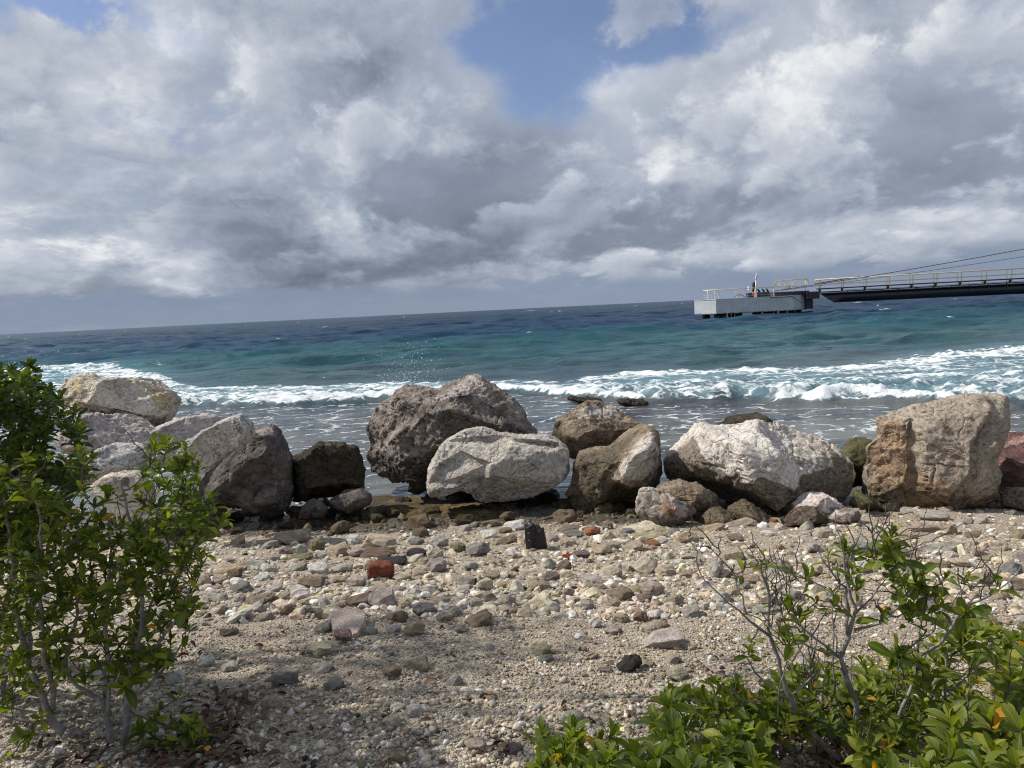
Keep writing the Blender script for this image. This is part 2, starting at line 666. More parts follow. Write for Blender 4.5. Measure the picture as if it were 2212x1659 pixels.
def build_sea():
    ys = np.concatenate([8.0 * np.exp(np.linspace(0, math.log(65 / 8.0), 310)), 65 * np.exp(np.linspace(0, math.log(400 / 65), 250))[1:], 400 * np.exp(np.linspace(0, math.log(18000 / 400), 60))[1:]])
    s = np.linspace(-1, 1, 430)
    S, Y = np.meshgrid(s, ys, indexing='ij')
    X = S * (1.0 * Y + 7)
    spacing = np.maximum(np.gradient(ys)[None, :] * np.ones_like(X), (1.0 * Y + 7) * 2 / 430)
    rg = np.random.default_rng(21)
    Hh = np.zeros_like(X)
    wob = perlin(np.stack([X * 0.05, Y * 0.05, X * 0], -1))
    wob2 = perlin(np.stack([X * 0.21 + 7, Y * 0.21, X * 0 + 3], -1))
    envs = [perlin(np.stack([X / q + q, Y / (0.7 * q) - q, X * 0 + q], -1)) for q in (4.0, 9.0, 20.0, 45.0)]
    lam = np.geomspace(0.55, 18, 40)
    for L in lam:
        a = rg.normal(R(-14), R(34))
        k = 2 * math.pi / L
        ph = (math.sin(a) * X + math.cos(a) * Y) * k + rg.random() * 6.3 + wob * min(8.0, 18 / L) + wob2 * 1.6
        env = 0.55 + 0.95 * envs[min(3, int(np.searchsorted([1.8, 4.0, 9.0], L)))] * (1 if rg.random() < 0.5 else -1)
        amp = 0.0150 * L ** 0.70 * np.clip(env, 0, 1.5)
        amp = amp * (1 - sstep(0.16 * L, 0.42 * L, spacing))
        sn = np.sin(ph)
        Hh += amp * (sn + 0.28 * np.cos(2 * ph + 0.6))
    off = sstep(0, 7, Y - y_back(X))                      # 0 inside the reef, 1 offshore
    near = 0.12 + 0.88 * off
    Hh = Hh * near * (0.7 + 0.6 * sstep(30, 80, Y))
    chop = np.zeros_like(X)
    for (fx, fy, am, sh) in ((0.16, 0.46, 0.13, 0.0), (0.42, 1.15, 0.05, 5.0), (0.06, 0.17, 0.20, 9.0)):
        q_ = np.stack([X * fx + sh + 0.5 * wob2, Y * fy + 0.25 * X * fy * 0.3, X * 0 + sh], -1)
        rdg = 1 - np.abs(perlin(q_)) * 2.2
        chop += am * np.clip(rdg, -0.2, 1) ** 3 * (1 - sstep(0.25, 0.7, spacing * fy * 0.9)) * (0.6 + 0.8 * envs[2])
    Hh = Hh + chop * off * 1.5
    # two steeper green swells standing up before they break
    for (cx, cy, lx, ly, hh, sl) in ((-9.5, 39, 9, 1.5, 0.42, -0.06), (10.5, 47, 9, 1.7, 0.34, 0.05), (-22, 44, 9, 1.6, 0.4, 0.02), (24, 52, 10, 2, 0.3, 0.0), (3, 62, 14, 2.2, 0.3, 0.05)):
        u = (X - cx) / lx
        v = (Y - cy - sl * (X - cx) - 0.7 * wob2 * 2) / ly
        v = np.where(v < 0, v * 1.7, v)
        Hh += hh * np.exp(-u * u) * np.exp(-v * v)
    # the broken wave on the reef edge
    yf, yb = y_front(X), y_back(X)
    P = np.stack([X, Y, X * 0], -1)
    jag = 0.9 * fbm(P * np.array([0.55, 0.2, 1]), 4) + 0.25 * perlin(P * np.array([2.3, 0.8, 1]))
    q = (Y - yf - jag) / np.maximum(yb - yf, 0.8)
    lump = fbm(P * 1.6 + 3, 4, 0.62)
    front = sstep(-0.03, 0.1, q) * (1 - sstep(0.12, 1.05, q))
    hmax = np.clip(0.20 + 0.025 * (yb - yf), 0.24, 0.42)
    Hh += hmax * front * (0.62 + 0.9 * lump)
    Hh += hmax * 0.45 * sstep(0.65, 0.95, q) * (1 - sstep(0.98, 1.25, q)) * (0.6 + lump)
    # foam cover
    strk = fbm(P * np.array([0.35, 0.9, 1]) + 11, 4)
    foam = sstep(-0.03, 0.05, q) * (1 - sstep(0.2, 0.85, q)) * (0.52 + 0.14 * sstep(3, 12, X))
    foam = foam + 0.34 * sstep(-0.02, 0.1, q) * (1 - sstep(0.85, 1.2, q + 0.2 * strk))
    foam = foam + 0.22 * sstep(0.7, 0.95, q) * (1 - sstep(1.0, 1.15, q))
    foam = foam * (0.62 + 0.75 * (strk * 0.7 + 0.5))
    wide = sstep(2.5, 7, yb - yf)
    wf = 0.42 + 0.26 * (1 - sstep(0.02, 0.22, q)) + 0.20 * sstep(0.7, 0.92, q) + 0.42 * strk + 0.25 * lump
    wf = wf * sstep(-0.02, 0.05, q) * (1 - sstep(0.95, 1.08, q))
    foam = foam * (1 - wide) + wf * wide
    aer = sstep(-0.02, 0.12, q) * (1 - sstep(0.7, 1.3, q))
    lace = (1 - sstep(-0.1, 0.02, q)) * (0.36 + 0.10 * sstep(9, 17, Y) + 0.25 * strk)
    foam = np.maximum(foam, lace)
    # run-off streaks left of centre, seaward of the breaker
    st = 0.33 * np.exp(-(((X + 12) / 7) ** 2)) * np.exp(-(((Y - 28 - 2 * strk) / 3.5) ** 2))
    foam = np.maximum(foam, st * (0.7 + strk))
    V = np.stack([X.ravel(), Y.ravel(), Hh.ravel()], 1)
    return mesh_np('sea', V, grid_faces(len(s), len(ys)), attrs={'foam': np.clip(foam, 0, 1).ravel(), 'aer': (aer * (0.75 + 0.5 * strk)).ravel(), 'reef': q.ravel().clip(-3, 6)})


def sea_material():
    mt, t = new_mat('sea_water')
    geo = t.n('ShaderNodeNewGeometry')
    pos = geo.outputs['Position']
    sp = t.n('ShaderNodeSeparateXYZ', {0: pos})
    flat = t.n('ShaderNodeCombineXYZ', {0: sp.outputs[0], 1: sp.outputs[1], 2: 0.0}).outputs[0]
    foam = t.attr('foam').outputs['Fac']
    aer = t.attr('aer').outputs['Fac']
    # colour of the water body: reef flat, turquoise sand bottom, deep blue
    patch = t.noise(t.vmath('MULTIPLY', flat, (0.03, 0.09, 1)), 1.0, 5, 0.6)
    dist = t.math('MULTIPLY', sp.outputs[1], t.lin(patch, 0.25, 0.75, 0.72, 1.28))
    lg = t.math('LOGARITHM', dist, 10.0)                     # 8 m .. 300 m -> .9 .. 2.5
    u = t.lin(lg, 0.9, 2.5)
    body = t.ramp(u, [(0.0, (0.165, 0.152, 0.13)), (0.14, (0.15, 0.144, 0.132)), (0.24, (0.10, 0.10, 0.102)), (0.32, (0.055, 0.085, 0.088)),
                      (0.40, (0.030, 0.085, 0.094)), (0.50, (0.012, 0.074, 0.086)), (0.57, (0.006, 0.050, 0.082)), (0.63, (0.004, 0.028, 0.070)),
                      (0.80, (0.004, 0.020, 0.052)), (1.0, (0.005, 0.019, 0.043))])
    # dark weedy reef showing through inside the break, more on the right
    weed = t.math('MULTIPLY', t.step(t.noise(t.vmath('MULTIPLY', flat, (0.22, 0.5, 1)), 1.0, 5, 0.6), 0.46, 0.6), t.step(dist, 22.0, 15.0))
    weed = t.math('MULTIPLY', weed, t.step(sp.outputs[0], -2.0, 5.0, 0.35, 1.0))
    body = t.mix(weed, body, (0.022, 0.020, 0.028))
    body = t.mix(t.math('MULTIPLY', aer, 0.8, clamp=True), body, (0.17, 0.34, 0.38))
    # foam: lacy cells broken by noise
    w1 = t.vmath('SCALE', t.vmath('SUBTRACT', t.noise(flat, 0.9, 3, 0.5, out='Color'), (0.5, 0.5, 0.5)), scale=1.1)
    w2 = t.vmath('SCALE', t.vmath('SUBTRACT', t.noise(flat, 3.5, 3, 0.6, out='Color'), (0.5, 0.5, 0.5)), scale=0.28)
    fv = t.vmath('ADD', t.vmath('ADD', flat, w1), w2)
    e1 = t.voro(t.vmath('MULTIPLY', fv, (0.8, 1.5, 1)), 1.0, 'DISTANCE_TO_EDGE')
    e2 = t.voro(t.vmath('MULTIPLY', fv, (2.2, 4.2, 1)), 1.0, 'DISTANCE_TO_EDGE')
    l1 = t.step(e1, 0.14, 0.0)
    l2 = t.step(e2, 0.22, 0.0)
    nf = t.noise(fv, 2.2, 8, 0.68)
    nf2 = t.noise(flat, 9.0, 6, 0.7)
    pat = t.math('ADD', t.math('MULTIPLY', l1, 0.24), t.math('MULTIPLY', l2, 0.17))
    pat = t.math('ADD', pat, t.math('MULTIPLY', t.lin(nf, 0.25, 0.75), 0.42))
    pat = t.math('ADD', pat, t.math('MULTIPLY', t.lin(nf2, 0.25, 0.75), 0.22))
    # inside the reef only thin threads of foam float on the water
    thread = t.math('ADD', t.math('ADD', t.math('MULTIPLY', t.step(e1, 0.07, 0.0), 0.45), t.math('MULTIPLY', t.step(e2, 0.12, 0.0), 0.33)), t.math('MULTIPLY', t.lin(nf, 0.25, 0.75), 0.34))
    inner = t.step(t.attr('reef').outputs['Fac'], 0.02, -0.08)
    pat = t.math('ADD', pat, t.math('MULTIPLY', inner, t.math('SUBTRACT', thread, pat)))
    th = t.math('SUBTRACT', 0.98, foam)
    fm = t.step(t.math('SUBTRACT', pat, th), t.math('MULTIPLY', aer, -0.14), 0.2)
    fm = t.math('MULTIPLY', fm, t.lin(inner, 0, 1, 1.0, 0.62))
    # ripples
    rp = t.math('ADD', t.math('MULTIPLY', t.noise(t.vmath('MULTIPLY', flat, (1.6, 3.0, 1)), 1.0, 6, 0.62), 0.16),
                t.math('MULTIPLY', t.noise(t.vmath('MULTIPLY', flat, (0.35, 0.8, 1)), 1.0, 5, 0.6), 0.55))
    rp = t.math('ADD', rp, t.math('MULTIPLY', t.math('MULTIPLY', fm, nf2), 0.1))
    nrm = t.bump(rp, 0.85, 0.5)
    # offshore, noise stands in for wave facets, painting where the sky is mirrored
    big = t.noise(t.vmath('MULTIPLY', flat, (0.012, 0.030, 1)), 1.0, 12, 0.74)
    small = t.noise(t.vmath('MULTIPLY', flat, (0.25, 0.6, 1)), 1.0, 7, 0.68)
    gl = t.math('ADD', t.math('MULTIPLY', big, 0.6), t.math('MULTIPLY', small, 0.4))
    gl = t.lin(gl, 0.40, 0.62, 0.0, 0.5)
    fr = t.n('ShaderNodeFresnel', {'IOR': 1.333, 'Normal': nrm}).outputs[0]
    fr = t.math('MULTIPLY', fr, t.lin(lg, 1.0, 1.6, 0.85, 0.6))
    offs = t.step(sp.outputs[1], 24.0, 55.0)
    fac = t.math('ADD', t.math('MULTIPLY', fr, t.lin(offs, 0, 1, 1.0, 0.42)), t.math('MULTIPLY', gl, t.math('MULTIPLY', offs, 0.26)))
    body = t.mix(t.math('MULTIPLY', t.step(small, 0.45, 0.6), 0.7), body, t.mix(1.0, body, (0.3, 0.38, 0.5), 'MULTIPLY'))  # noise patches darken the body colour to paint shaded wave faces
    dif = t.n('ShaderNodeBsdfDiffuse', {'Color': body, 'Normal': nrm})
    glo = t.n('ShaderNodeBsdfGlossy', {'Color': (0.80, 0.93, 1.0, 1), 'Roughness': t.lin(lg, 1.0, 2.0, 0.08, 0.28), 'Normal': nrm})
    wat = t.n('ShaderNodeMixShader', {0: fac, 1: dif.outputs[0], 2: glo.outputs[0]})
    fb = t.n('ShaderNodeBsdfPrincipled')
    setin(t, fb, Base_Color=t.mix(nf, (0.62, 0.68, 0.71), (0.86, 0.88, 0.88)), Roughness=0.9, Normal=nrm)
    fb.inputs['Specular IOR Level'].default_value = 0.1
    mx = t.n('ShaderNodeMixShader', {0: fm, 1: wat.outputs[0], 2: fb.outputs[0]})
    t.nt.links.new(mx.outputs[0], t.out.inputs[0])
    return mt


sea = tag(link('sea', build_sea(), sea_material()), 'choppy teal and navy sea breaking in white foam on the reef', kind='structure')


def whitecaps():
    rg = np.random.default_rng(77)
    V0, F0 = ico(2)
    VV, FF, nb = [], [], 0
    for k in range(80):
        y = float(np.exp(rg.uniform(math.log(48), math.log(1300))))
        x = rg.uniform(-0.85, 0.75) * y
        w = rg.lognormal(math.log(0.24), 0.5) * (1 + min(y, 600) / 150)
        hgt = rg.uniform(0.03, 0.065) * (1 + min(y, 600) / 150)
        o = rg.uniform(0, 50, 3)
        W = V0 * (1 + 1.1 * fbm(V0 * 2.6 + o, 4, 0.65))[:, None]
        W = W * np.array([w, 0.35 * w, hgt]) + np.array([0, 0.25 * w, 0]) * (V0[:, :1] ** 2)
        VV.append(W + np.array([x, y, 0.12])); FF.append(F0 + nb); nb += len(V0)
    me = mesh_np('whitecap_foam', np.concatenate(VV), np.concatenate(FF))
    mt, t = new_mat('whitecap')
    setin(t, t.b, Base_Color=(0.66, 0.70, 0.74), Roughness=0.9)
    tag(link('whitecap_foam', me, mt), 'small white crests scattered over the open sea', kind='stuff')


whitecaps()
# ================================================================== BOULDERS
def rock_material(name, light, mid, dark, stain=(0.3, 0.15, 0.07), algae=(0.055, 0.042, 0.022), speck=0.35, pits=9.0, pit_amt=0.5,
                  grain=20.0, cracks=0.6, bump=0.7, scale=1.0, lichen=(0.05, 0.048, 0.045), contrast=0.12):
    mt, t = new_mat(name)
    co = t.n('ShaderNodeTexCoord').outputs['Object']
    co = t.vmath('SCALE', co, scale=scale)
    wv = t.vmath('SCALE', t.vmath('SUBTRACT', t.noise(co, 2.5, 4, 0.6, out='Color'), (0.5, 0.5, 0.5)), scale=0.35)
    cw = t.vmath('ADD', co, wv)
    n1 = t.noise(co, 1.9, 8, 0.62)
    n2 = t.noise(cw, 7.5, 8, 0.66)
    n3 = t.noise(co, 42.0, 5, 0.7)
    mixv = t.math('ADD', t.math('MULTIPLY', n1, 0.62), t.math('MULTIPLY', n2, 0.38))
    c = t.ramp(mixv, [(0.5 - contrast, dark), (0.5, mid), (0.5 + contrast, light)])
    # staining with painted lit tops, tide-line growth with painted shadow, each with ragged edges
    edge = t.math('MULTIPLY', t.math('SUBTRACT', t.math('ADD', t.math('MULTIPLY', n2, 0.65), t.math('MULTIPLY', n1, 0.35)), 0.5), 1.9)
    st = t.step(t.math('ADD', t.attr('stain').outputs['Fac'], edge), 0.36, 0.66)
    c = t.mix(t.math('MULTIPLY', st, 0.88), c, t.mix(n2, tuple(0.65 * v for v in stain), tuple(min(1, 1.35 * v) for v in stain)))
    al = t.step(t.math('ADD', t.attr('algae').outputs['Fac'], edge), 0.36, 0.62)
    c = t.mix(t.math('MULTIPLY', al, 0.92), c, t.mix(n2, tuple(0.55 * v for v in algae), tuple(1.6 * v for v in algae)))
    # black lichen in ragged specks
    lk = t.step(t.math('ADD', t.math('MULTIPLY', n3, 0.55), t.math('MULTIPLY', n2, 0.45)), 0.56 - 0.05 * speck, 0.64 - 0.05 * speck)
    c = t.mix(t.math('MULTIPLY', lk, min(1.0, speck)), c, lichen)
    c = t.mix(t.step(n3, 0.35, 0.75, 0.0, 0.25), c, tuple(min(1, v * 1.35) for v in light))
    n4 = t.noise(cw, 23.0, 6, 0.74)
    c = t.mix(1.0, c, t.ramp(n4, [(0.32, (0.30, 0.285, 0.27)), (0.45, (0.82, 0.81, 0.80)), (0.58, (1.14, 1.13, 1.12)), (0.72, (1.38, 1.37, 1.35))]), 'MULTIPLY')
    # relief
    vp = t.voro(cw, pits, 'F1')
    pit = t.step(vp, 0.06, 0.24)
    vp2 = t.voro(cw, pits * 2.7, 'F1')
    pit2 = t.step(vp2, 0.05, 0.26)
    sel = t.step(t.noise(co, 2.4, 3, 0.5), 0.46, 0.58)
    ck = t.voro(t.vmath('MULTIPLY', cw, (1, 1, 1.9)), 2.1, 'DISTANCE_TO_EDGE')
    crack = t.step(ck, 0.0, 0.035)
    g = t.noise(cw, grain, 9, 0.68)
    h = t.math('MULTIPLY', g, 1.1)
    h = t.math('ADD', h, t.math('MULTIPLY', t.math('MULTIPLY', t.math('SUBTRACT', pit, 1.0), sel), 1.3 * pit_amt))
    h = t.math('ADD', h, t.math('MULTIPLY', t.math('SUBTRACT', pit2, 1.0), 0.5 * pit_amt))
    h = t.math('ADD', h, t.math('MULTIPLY', t.math('SUBTRACT', crack, 1.0), 0.7 * cracks))
    h = t.math('ADD', h, t.math('MULTIPLY', n3, 0.28))
    setin(t, t.b, Base_Color=c, Roughness=t.lin(al, 0, 1, 0.93, 0.62), Normal=t.bump(h, bump, 0.035 / scale))
    t.b.inputs['Specular IOR Level'].default_value = 0.25
    return mt


def poly_sd(P, poly):
    """signed distance of points (n,2) to a polygon, positive inside"""
    poly = np.asarray(poly, float)
    d = np.full(len(P), 1e9)
    ins = np.zeros(len(P), bool)
    for a, b in zip(poly, np.roll(poly, -1, 0)):
        e = b - a
        w = P - a
        tt = np.clip((w @ e) / (e @ e + 1e-9), 0, 1)
        d = np.minimum(d, np.linalg.norm(w - tt[:, None] * e, axis=1))
        c1 = (a[1] > P[:, 1]) != (b[1] > P[:, 1])
        with np.errstate(divide='ignore', invalid='ignore'):
            xi = a[0] + (P[:, 1] - a[1]) / (b[1] - a[1] + 1e-12) * e[0]
        ins ^= c1 & (P[:, 0] < xi)
    return np.where(ins, d, -d)


def outline_radius(pts, c, n=360):
    """radius of a (roughly star-shaped) outline around c for n directions"""
    pts = np.asarray(pts) - c
    th = np.linspace(0, 2 * math.pi, n, endpoint=False)
    rr = np.zeros(n)
    for a, b in zip(pts, np.roll(pts, -1, 0)):
        e = b - a
        for i, q in enumerate(th):
            u = np.array([math.cos(q), math.sin(q)])
            den = u[0] * e[1] - u[1] * e[0]
            if abs(den) < 1e-9:
                continue
            r = (a[0] * e[1] - a[1] * e[0]) / den
            s = (a[0] * u[1] - a[1] * u[0]) / den
            if r > 0 and -1e-6 <= s <= 1 + 1e-6:
                rr[i] = max(rr[i], r)
    return rr


def hull_rock(name, outline, D, depth, mat, seed=0, sub=5, boxy=2.7, nplane=11, plane_lo=0.62, plane_hi=0.92, rough=0.05, fine=0.018, lump=0.05, grit=0.012,
              emboss=(), stain=(), algae_z=None, algae=(), pitted=0.0, wet_foot=0.62, smooth_planes=0.97, px=None):
    """a boulder whose outline, seen from the shore, follows the photograph; it has its own depth, facets and relief"""
    pts = np.array([at_depth(x, y, D) for x, y in outline])[:, [0, 2]]
    c = (pts.min(0) + pts.max(0)) / 2
    rr = outline_radius(pts, c)
    rr = (rr + np.roll(rr, 1) + np.roll(rr, -1) + 0.5 * np.roll(rr, 2) + 0.5 * np.roll(rr, -2)) / 4.0
    size = math.sqrt(abs(np.prod(pts.max(0) - pts.min(0))))
    V, Fc = ico(sub)
    rg = np.random.default_rng(1000 + seed)
    q = V / (np.abs(V) ** boxy).sum(1)[:, None] ** (1 / boxy)
    rho = (np.abs(V[:, [0, 2]]) ** boxy).sum(1) ** (1 / boxy) / (np.abs(V) ** boxy).sum(1) ** (1 / boxy)
    yy = q[:, 1]
    th = np.arctan2(V[:, 2], V[:, 0])
    r = np.interp(np.mod(th, 2 * math.pi), np.linspace(0, 2 * math.pi, 361), np.append(rr, rr[0]))
    W = np.stack([np.cos(th) * rho, yy, np.sin(th) * rho], 1)
    # facets: broken faces turned to the shore, to the sea and upwards
    for k in range(nplane):
        n = rg.normal(size=3)
        n[1] = (-1 if k % 3 else 1) * (abs(n[1]) + 0.75)
        n /= np.linalg.norm(n)
        o = rg.uniform(plane_lo, plane_hi)
        dd = W @ n - o
        W -= np.where(dd > 0, dd * smooth_planes, 0)[:, None] * n
    P = np.stack([c[0] + W[:, 0] * r, D + W[:, 1] * depth, c[1] + W[:, 2] * r], 1)
    # lobes and hollows on the face
    pp = to_px(P)[:, :2]
    front = np.clip(-V[:, 1] * 2.2, 0, 1)
    for poly, push, width in emboss:
        sd = poly_sd(pp + 6 * np.stack([fbm(P * 5 + 3, 3), fbm(P * 5 + 9, 3)], 1), poly)
        P[:, 1] -= push * sstep(0, 1, np.clip(sd / width, 0, 1) ** 0.6) * front
    # relief along the surface normal
    a, b, cc = P[Fc[:, 0]], P[Fc[:, 1]], P[Fc[:, 2]]
    fn = np.cross(b - a, cc - a)
    nn = np.zeros_like(P)
    for i in range(3):
        np.add.at(nn, Fc[:, i], fn)
    nn /= np.linalg.norm(nn, axis=1)[:, None] + 1e-12
    o3 = rg.uniform(0, 50, 3)
    s = size
    h = lump * s * fbm(P * (1.6 / s) + o3, 3)
    h += rough * s * 0.9 * fbm(P * (3.4 / s) + o3, 4, 0.6)
    h += fine * s * fbm(P * (11 / s) + o3, 3, 0.6)
    h += grit * 2.3 * fbm(P * 8.0 + o3, 4, 0.8)
    wa, wb = worley(P * 13.0 + o3 + 0.5 * np.stack([fbm(P * 9 + 1, 2)] * 3, 1))
    h -= grit * 1.5 * (1 - sstep(0.14, 0.45, wa)) * sstep(-0.2, 0.2, fbm(P * 3.1 + o3, 2))
    w1, w2 = worley(P * (4.2 / s) + o3 + 0.35 * np.stack([fbm(P * 6 + 1, 2)] * 3, 1))
    h -= 0.026 * s * (1 - sstep(0, 0.06, w2 - w1)) * sstep(-0.1, 0.3, fbm(P * (2.5 / s) + o3 + 7, 2))
    if pitted:
        w1, w2 = worley(P * 7.5 + o3)
        sel = sstep(-0.2, 0.1, fbm(P * 2.1 + o3, 2))
        h -= pitted * (1 - sstep(0.22, 0.46, w1)) * sel
    P = P + nn * h[:, None]
    pp = to_px(P)[:, :2]
    stv = np.zeros(len(P))
    for poly, amt, soft in stain:
        stv = np.maximum(stv, amt * sstep(-soft, soft, poly_sd(pp, poly)))
    alv = np.zeros(len(P))
    if wet_foot:
        alv = wet_foot * (1 - sstep(0.10, 0.42, P[:, 2] + 0.14 * fbm(P * 2.2 + o3, 3) - gz(P[:, 0], np.minimum(P[:, 1], 8.6)).clip(0.0, 0.3)))
    if algae_z is not None:
        alv = np.maximum(alv, 1 - sstep(algae_z - 0.14, algae_z + 0.14, P[:, 2] + 0.12 * fbm(P * 2.2 + o3, 3)))
    for poly, amt, soft in algae:
        alv = np.maximum(alv, amt * sstep(-soft, soft, poly_sd(pp, poly)))
    org = np.array([c[0], D, P[:, 2].min()])
    me = mesh_np(name, P - org, Fc, attrs={'stain': stv, 'algae': alv})
    return link(name, me, mat, loc=tuple(org)), P


M_CREAM = rock_material('cream_limestone', (0.68, 0.62, 0.52), (0.54, 0.48, 0.40), (0.32, 0.27, 0.21), stain=(0.48, 0.37, 0.20), speck=0.3, pits=7, pit_amt=0.7)
M_PINKP = rock_material('pitted_pale_limestone', (0.60, 0.54, 0.51), (0.47, 0.42, 0.39), (0.30, 0.26, 0.24), speck=0.25, pits=8, pit_amt=1.1)
M_WHITE = rock_material('white_coral_rock', (0.66, 0.64, 0.60), (0.50, 0.48, 0.45), (0.20, 0.19, 0.18), speck=1.0, pits=14, pit_amt=1.2, grain=26)
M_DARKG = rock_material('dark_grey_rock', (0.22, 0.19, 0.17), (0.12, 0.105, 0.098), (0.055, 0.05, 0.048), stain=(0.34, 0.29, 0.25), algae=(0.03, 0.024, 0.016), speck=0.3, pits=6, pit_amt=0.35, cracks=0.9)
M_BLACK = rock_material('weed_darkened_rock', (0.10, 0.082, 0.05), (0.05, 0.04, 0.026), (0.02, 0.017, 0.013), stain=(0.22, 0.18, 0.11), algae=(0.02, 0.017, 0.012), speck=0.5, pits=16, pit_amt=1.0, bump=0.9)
M_BIG = rock_material('rough_pinkish_rock', (0.48, 0.425, 0.385), (0.26, 0.22, 0.19), (0.08, 0.068, 0.056), stain=(0.55, 0.48, 0.44), algae=(0.05, 0.04, 0.026), speck=0.75, pits=13, pit_amt=1.2, grain=24, bump=0.95)
M_PALE = rock_material('pale_grey_limestone', (0.55, 0.51, 0.45), (0.43, 0.395, 0.35), (0.28, 0.25, 0.22), stain=(0.52, 0.47, 0.38), speck=0.18, pits=10, pit_amt=0.4, cracks=0.8, contrast=0.16)
M_BROWN = rock_material('brown_weathered_rock', (0.42, 0.34, 0.26), (0.24, 0.185, 0.13), (0.10, 0.078, 0.05), stain=(0.60, 0.55, 0.50), algae=(0.062, 0.047, 0.024), speck=0.4, pits=10, pit_amt=0.6)
M_TWO = rock_material('white_topped_rock', (0.70, 0.66, 0.61), (0.57, 0.53, 0.48), (0.32, 0.27, 0.21), stain=(0.16, 0.11, 0.055), algae=(0.085, 0.062, 0.03), speck=0.42, pits=9, pit_amt=0.5, cracks=0.9)
M_ORNG = rock_material('orange_and_grey_rock', (0.42, 0.36, 0.29), (0.33, 0.28, 0.225), (0.21, 0.175, 0.14), stain=(0.33, 0.215, 0.13), algae=(0.09, 0.06, 0.03), speck=0.25, pits=9, pit_amt=0.7, cracks=0.7, contrast=0.15)
M_RED = rock_material('dull_red_rock', (0.28, 0.165, 0.145), (0.175, 0.095, 0.083), (0.09, 0.05, 0.045), stain=(0.45, 0.30, 0.25), speck=0.2, pits=8, pit_amt=0.3)
M_PINK = rock_material('pink_rock', (0.62, 0.47, 0.44), (0.50, 0.36, 0.33), (0.34, 0.24, 0.22), speck=0.25, pits=12, pit_amt=0.4)
M_PWHITE = rock_material('pinkish_white_rock', (0.70, 0.62, 0.59), (0.60, 0.52, 0.48), (0.38, 0.31, 0.28), speck=0.3, pits=12, pit_amt=0.5)
M_GREEN = rock_material('green_weedy_rock', (0.16, 0.15, 0.065), (0.085, 0.08, 0.035), (0.04, 0.036, 0.02), algae=(0.03, 0.027, 0.014), speck=0.4, pits=16, pit_amt=0.9)
M_RUST = rock_material('white_rock_with_rust', (0.62, 0.57, 0.51), (0.45, 0.39, 0.33), (0.24, 0.19, 0.15), stain=(0.40, 0.20, 0.08), speck=0.5, pits=14, pit_amt=0.7)
M_REEF = rock_material('olive_reef_rock', (0.22, 0.165, 0.075), (0.125, 0.092, 0.042), (0.05, 0.038, 0.02), algae=(0.03, 0.024, 0.013), speck=0.4, pits=22, pit_amt=1.0, grain=34, bump=0.9)
M_SPONGE = rock_material('brown_porous_rock', (0.24, 0.185, 0.14), (0.145, 0.11, 0.082), (0.07, 0.055, 0.042), speck=0.4, pits=20, pit_amt=1.4, bump=1.0)

ROCKS = []          # (object, centre) used as landmarks for the labels of the small stones


def boulder(name, label, outline, D, depth, mat, **kw):
    o, P = hull_rock(name, outline, D, depth, mat, seed=len(ROCKS), **kw)
    tag(o, label, 'boulder', 'boulders along the waterline')
    ROCKS.append(o)
    return o


def gd(x, y):
    return on_ground(x, y)[1]


boulder('boulder', 'big cream limestone boulder with yellowish edges, farthest left and topmost',
        Z1([(520, 350), (560, 290), (700, 250), (800, 285), (950, 280), (1060, 330), (1200, 410), (1262, 480), (1250, 560), (1190, 650), (1100, 690), (980, 700), (800, 690), (640, 640), (560, 560), (525, 450)]),
        8.9, 0.85, M_CREAM, sub=7, stain=[(Z1([(510, 330), (600, 270), (620, 420), (520, 420)]), 0.8, 8), (Z1([(900, 270), (1260, 420), (1270, 520), (1180, 560), (1100, 400)]), 0.75, 10)],
        algae=[(Z1([(660, 520), (900, 560), (1000, 640), (1250, 560), (1200, 720), (900, 740), (650, 620)]), 0.62, 10)], nplane=10, pitted=0.018,
        emboss=[(Z1([(540, 300), (800, 300), (1000, 440), (1250, 470), (1260, 620), (1000, 560), (680, 500), (540, 460)]), 0.16, 10)])
boulder('boulder', 'pinkish grey boulder full of dark holes, under the cream boulder',
        Z1([(540, 590), (620, 560), (700, 550), (860, 580), (1000, 650), (1080, 710), (1115, 780), (1080, 860), (900, 880), (760, 880), (600, 870), (420, 830), (320, 740), (380, 690), (460, 640)]),
        8.0, 0.6, M_PINKP, sub=7, pitted=0.045, lump=0.04, rough=0.03)
boulder('boulder', 'chalky white boulder low at the left, beside the pitted one',
        Z1([(600, 900), (680, 840), (800, 788), (900, 790), (1000, 810), (1080, 900), (1040, 1000), (930, 1040), (780, 1060), (680, 1090), (580, 1080), (500, 1000), (520, 930)]),
        7.5, 0.5, M_WHITE, sub=5, rough=0.07, pitted=0.02)
boulder('boulder', 'tan cracked block half hidden behind the left shrub',
        Z1([(710, 1070), (800, 1010), (950, 1005), (1060, 1080), (1095, 1200), (1070, 1310), (950, 1320), (850, 1300), (800, 1190)]),
        7.0, 0.35, M_CREAM, sub=5, algae=[(Z1([(760, 1030), (960, 1010), (970, 1130), (850, 1080)]), 0.55, 6)])
boulder('boulder', 'pale grainy boulder behind the slanting white one',
        Z1([(1120, 680), (1200, 640), (1290, 605), (1470, 568), (1580, 590), (1605, 640), (1570, 740), (1400, 830), (1250, 850), (1150, 810)]),
        8.4, 0.45, M_PINKP, sub=5, rough=0.06)
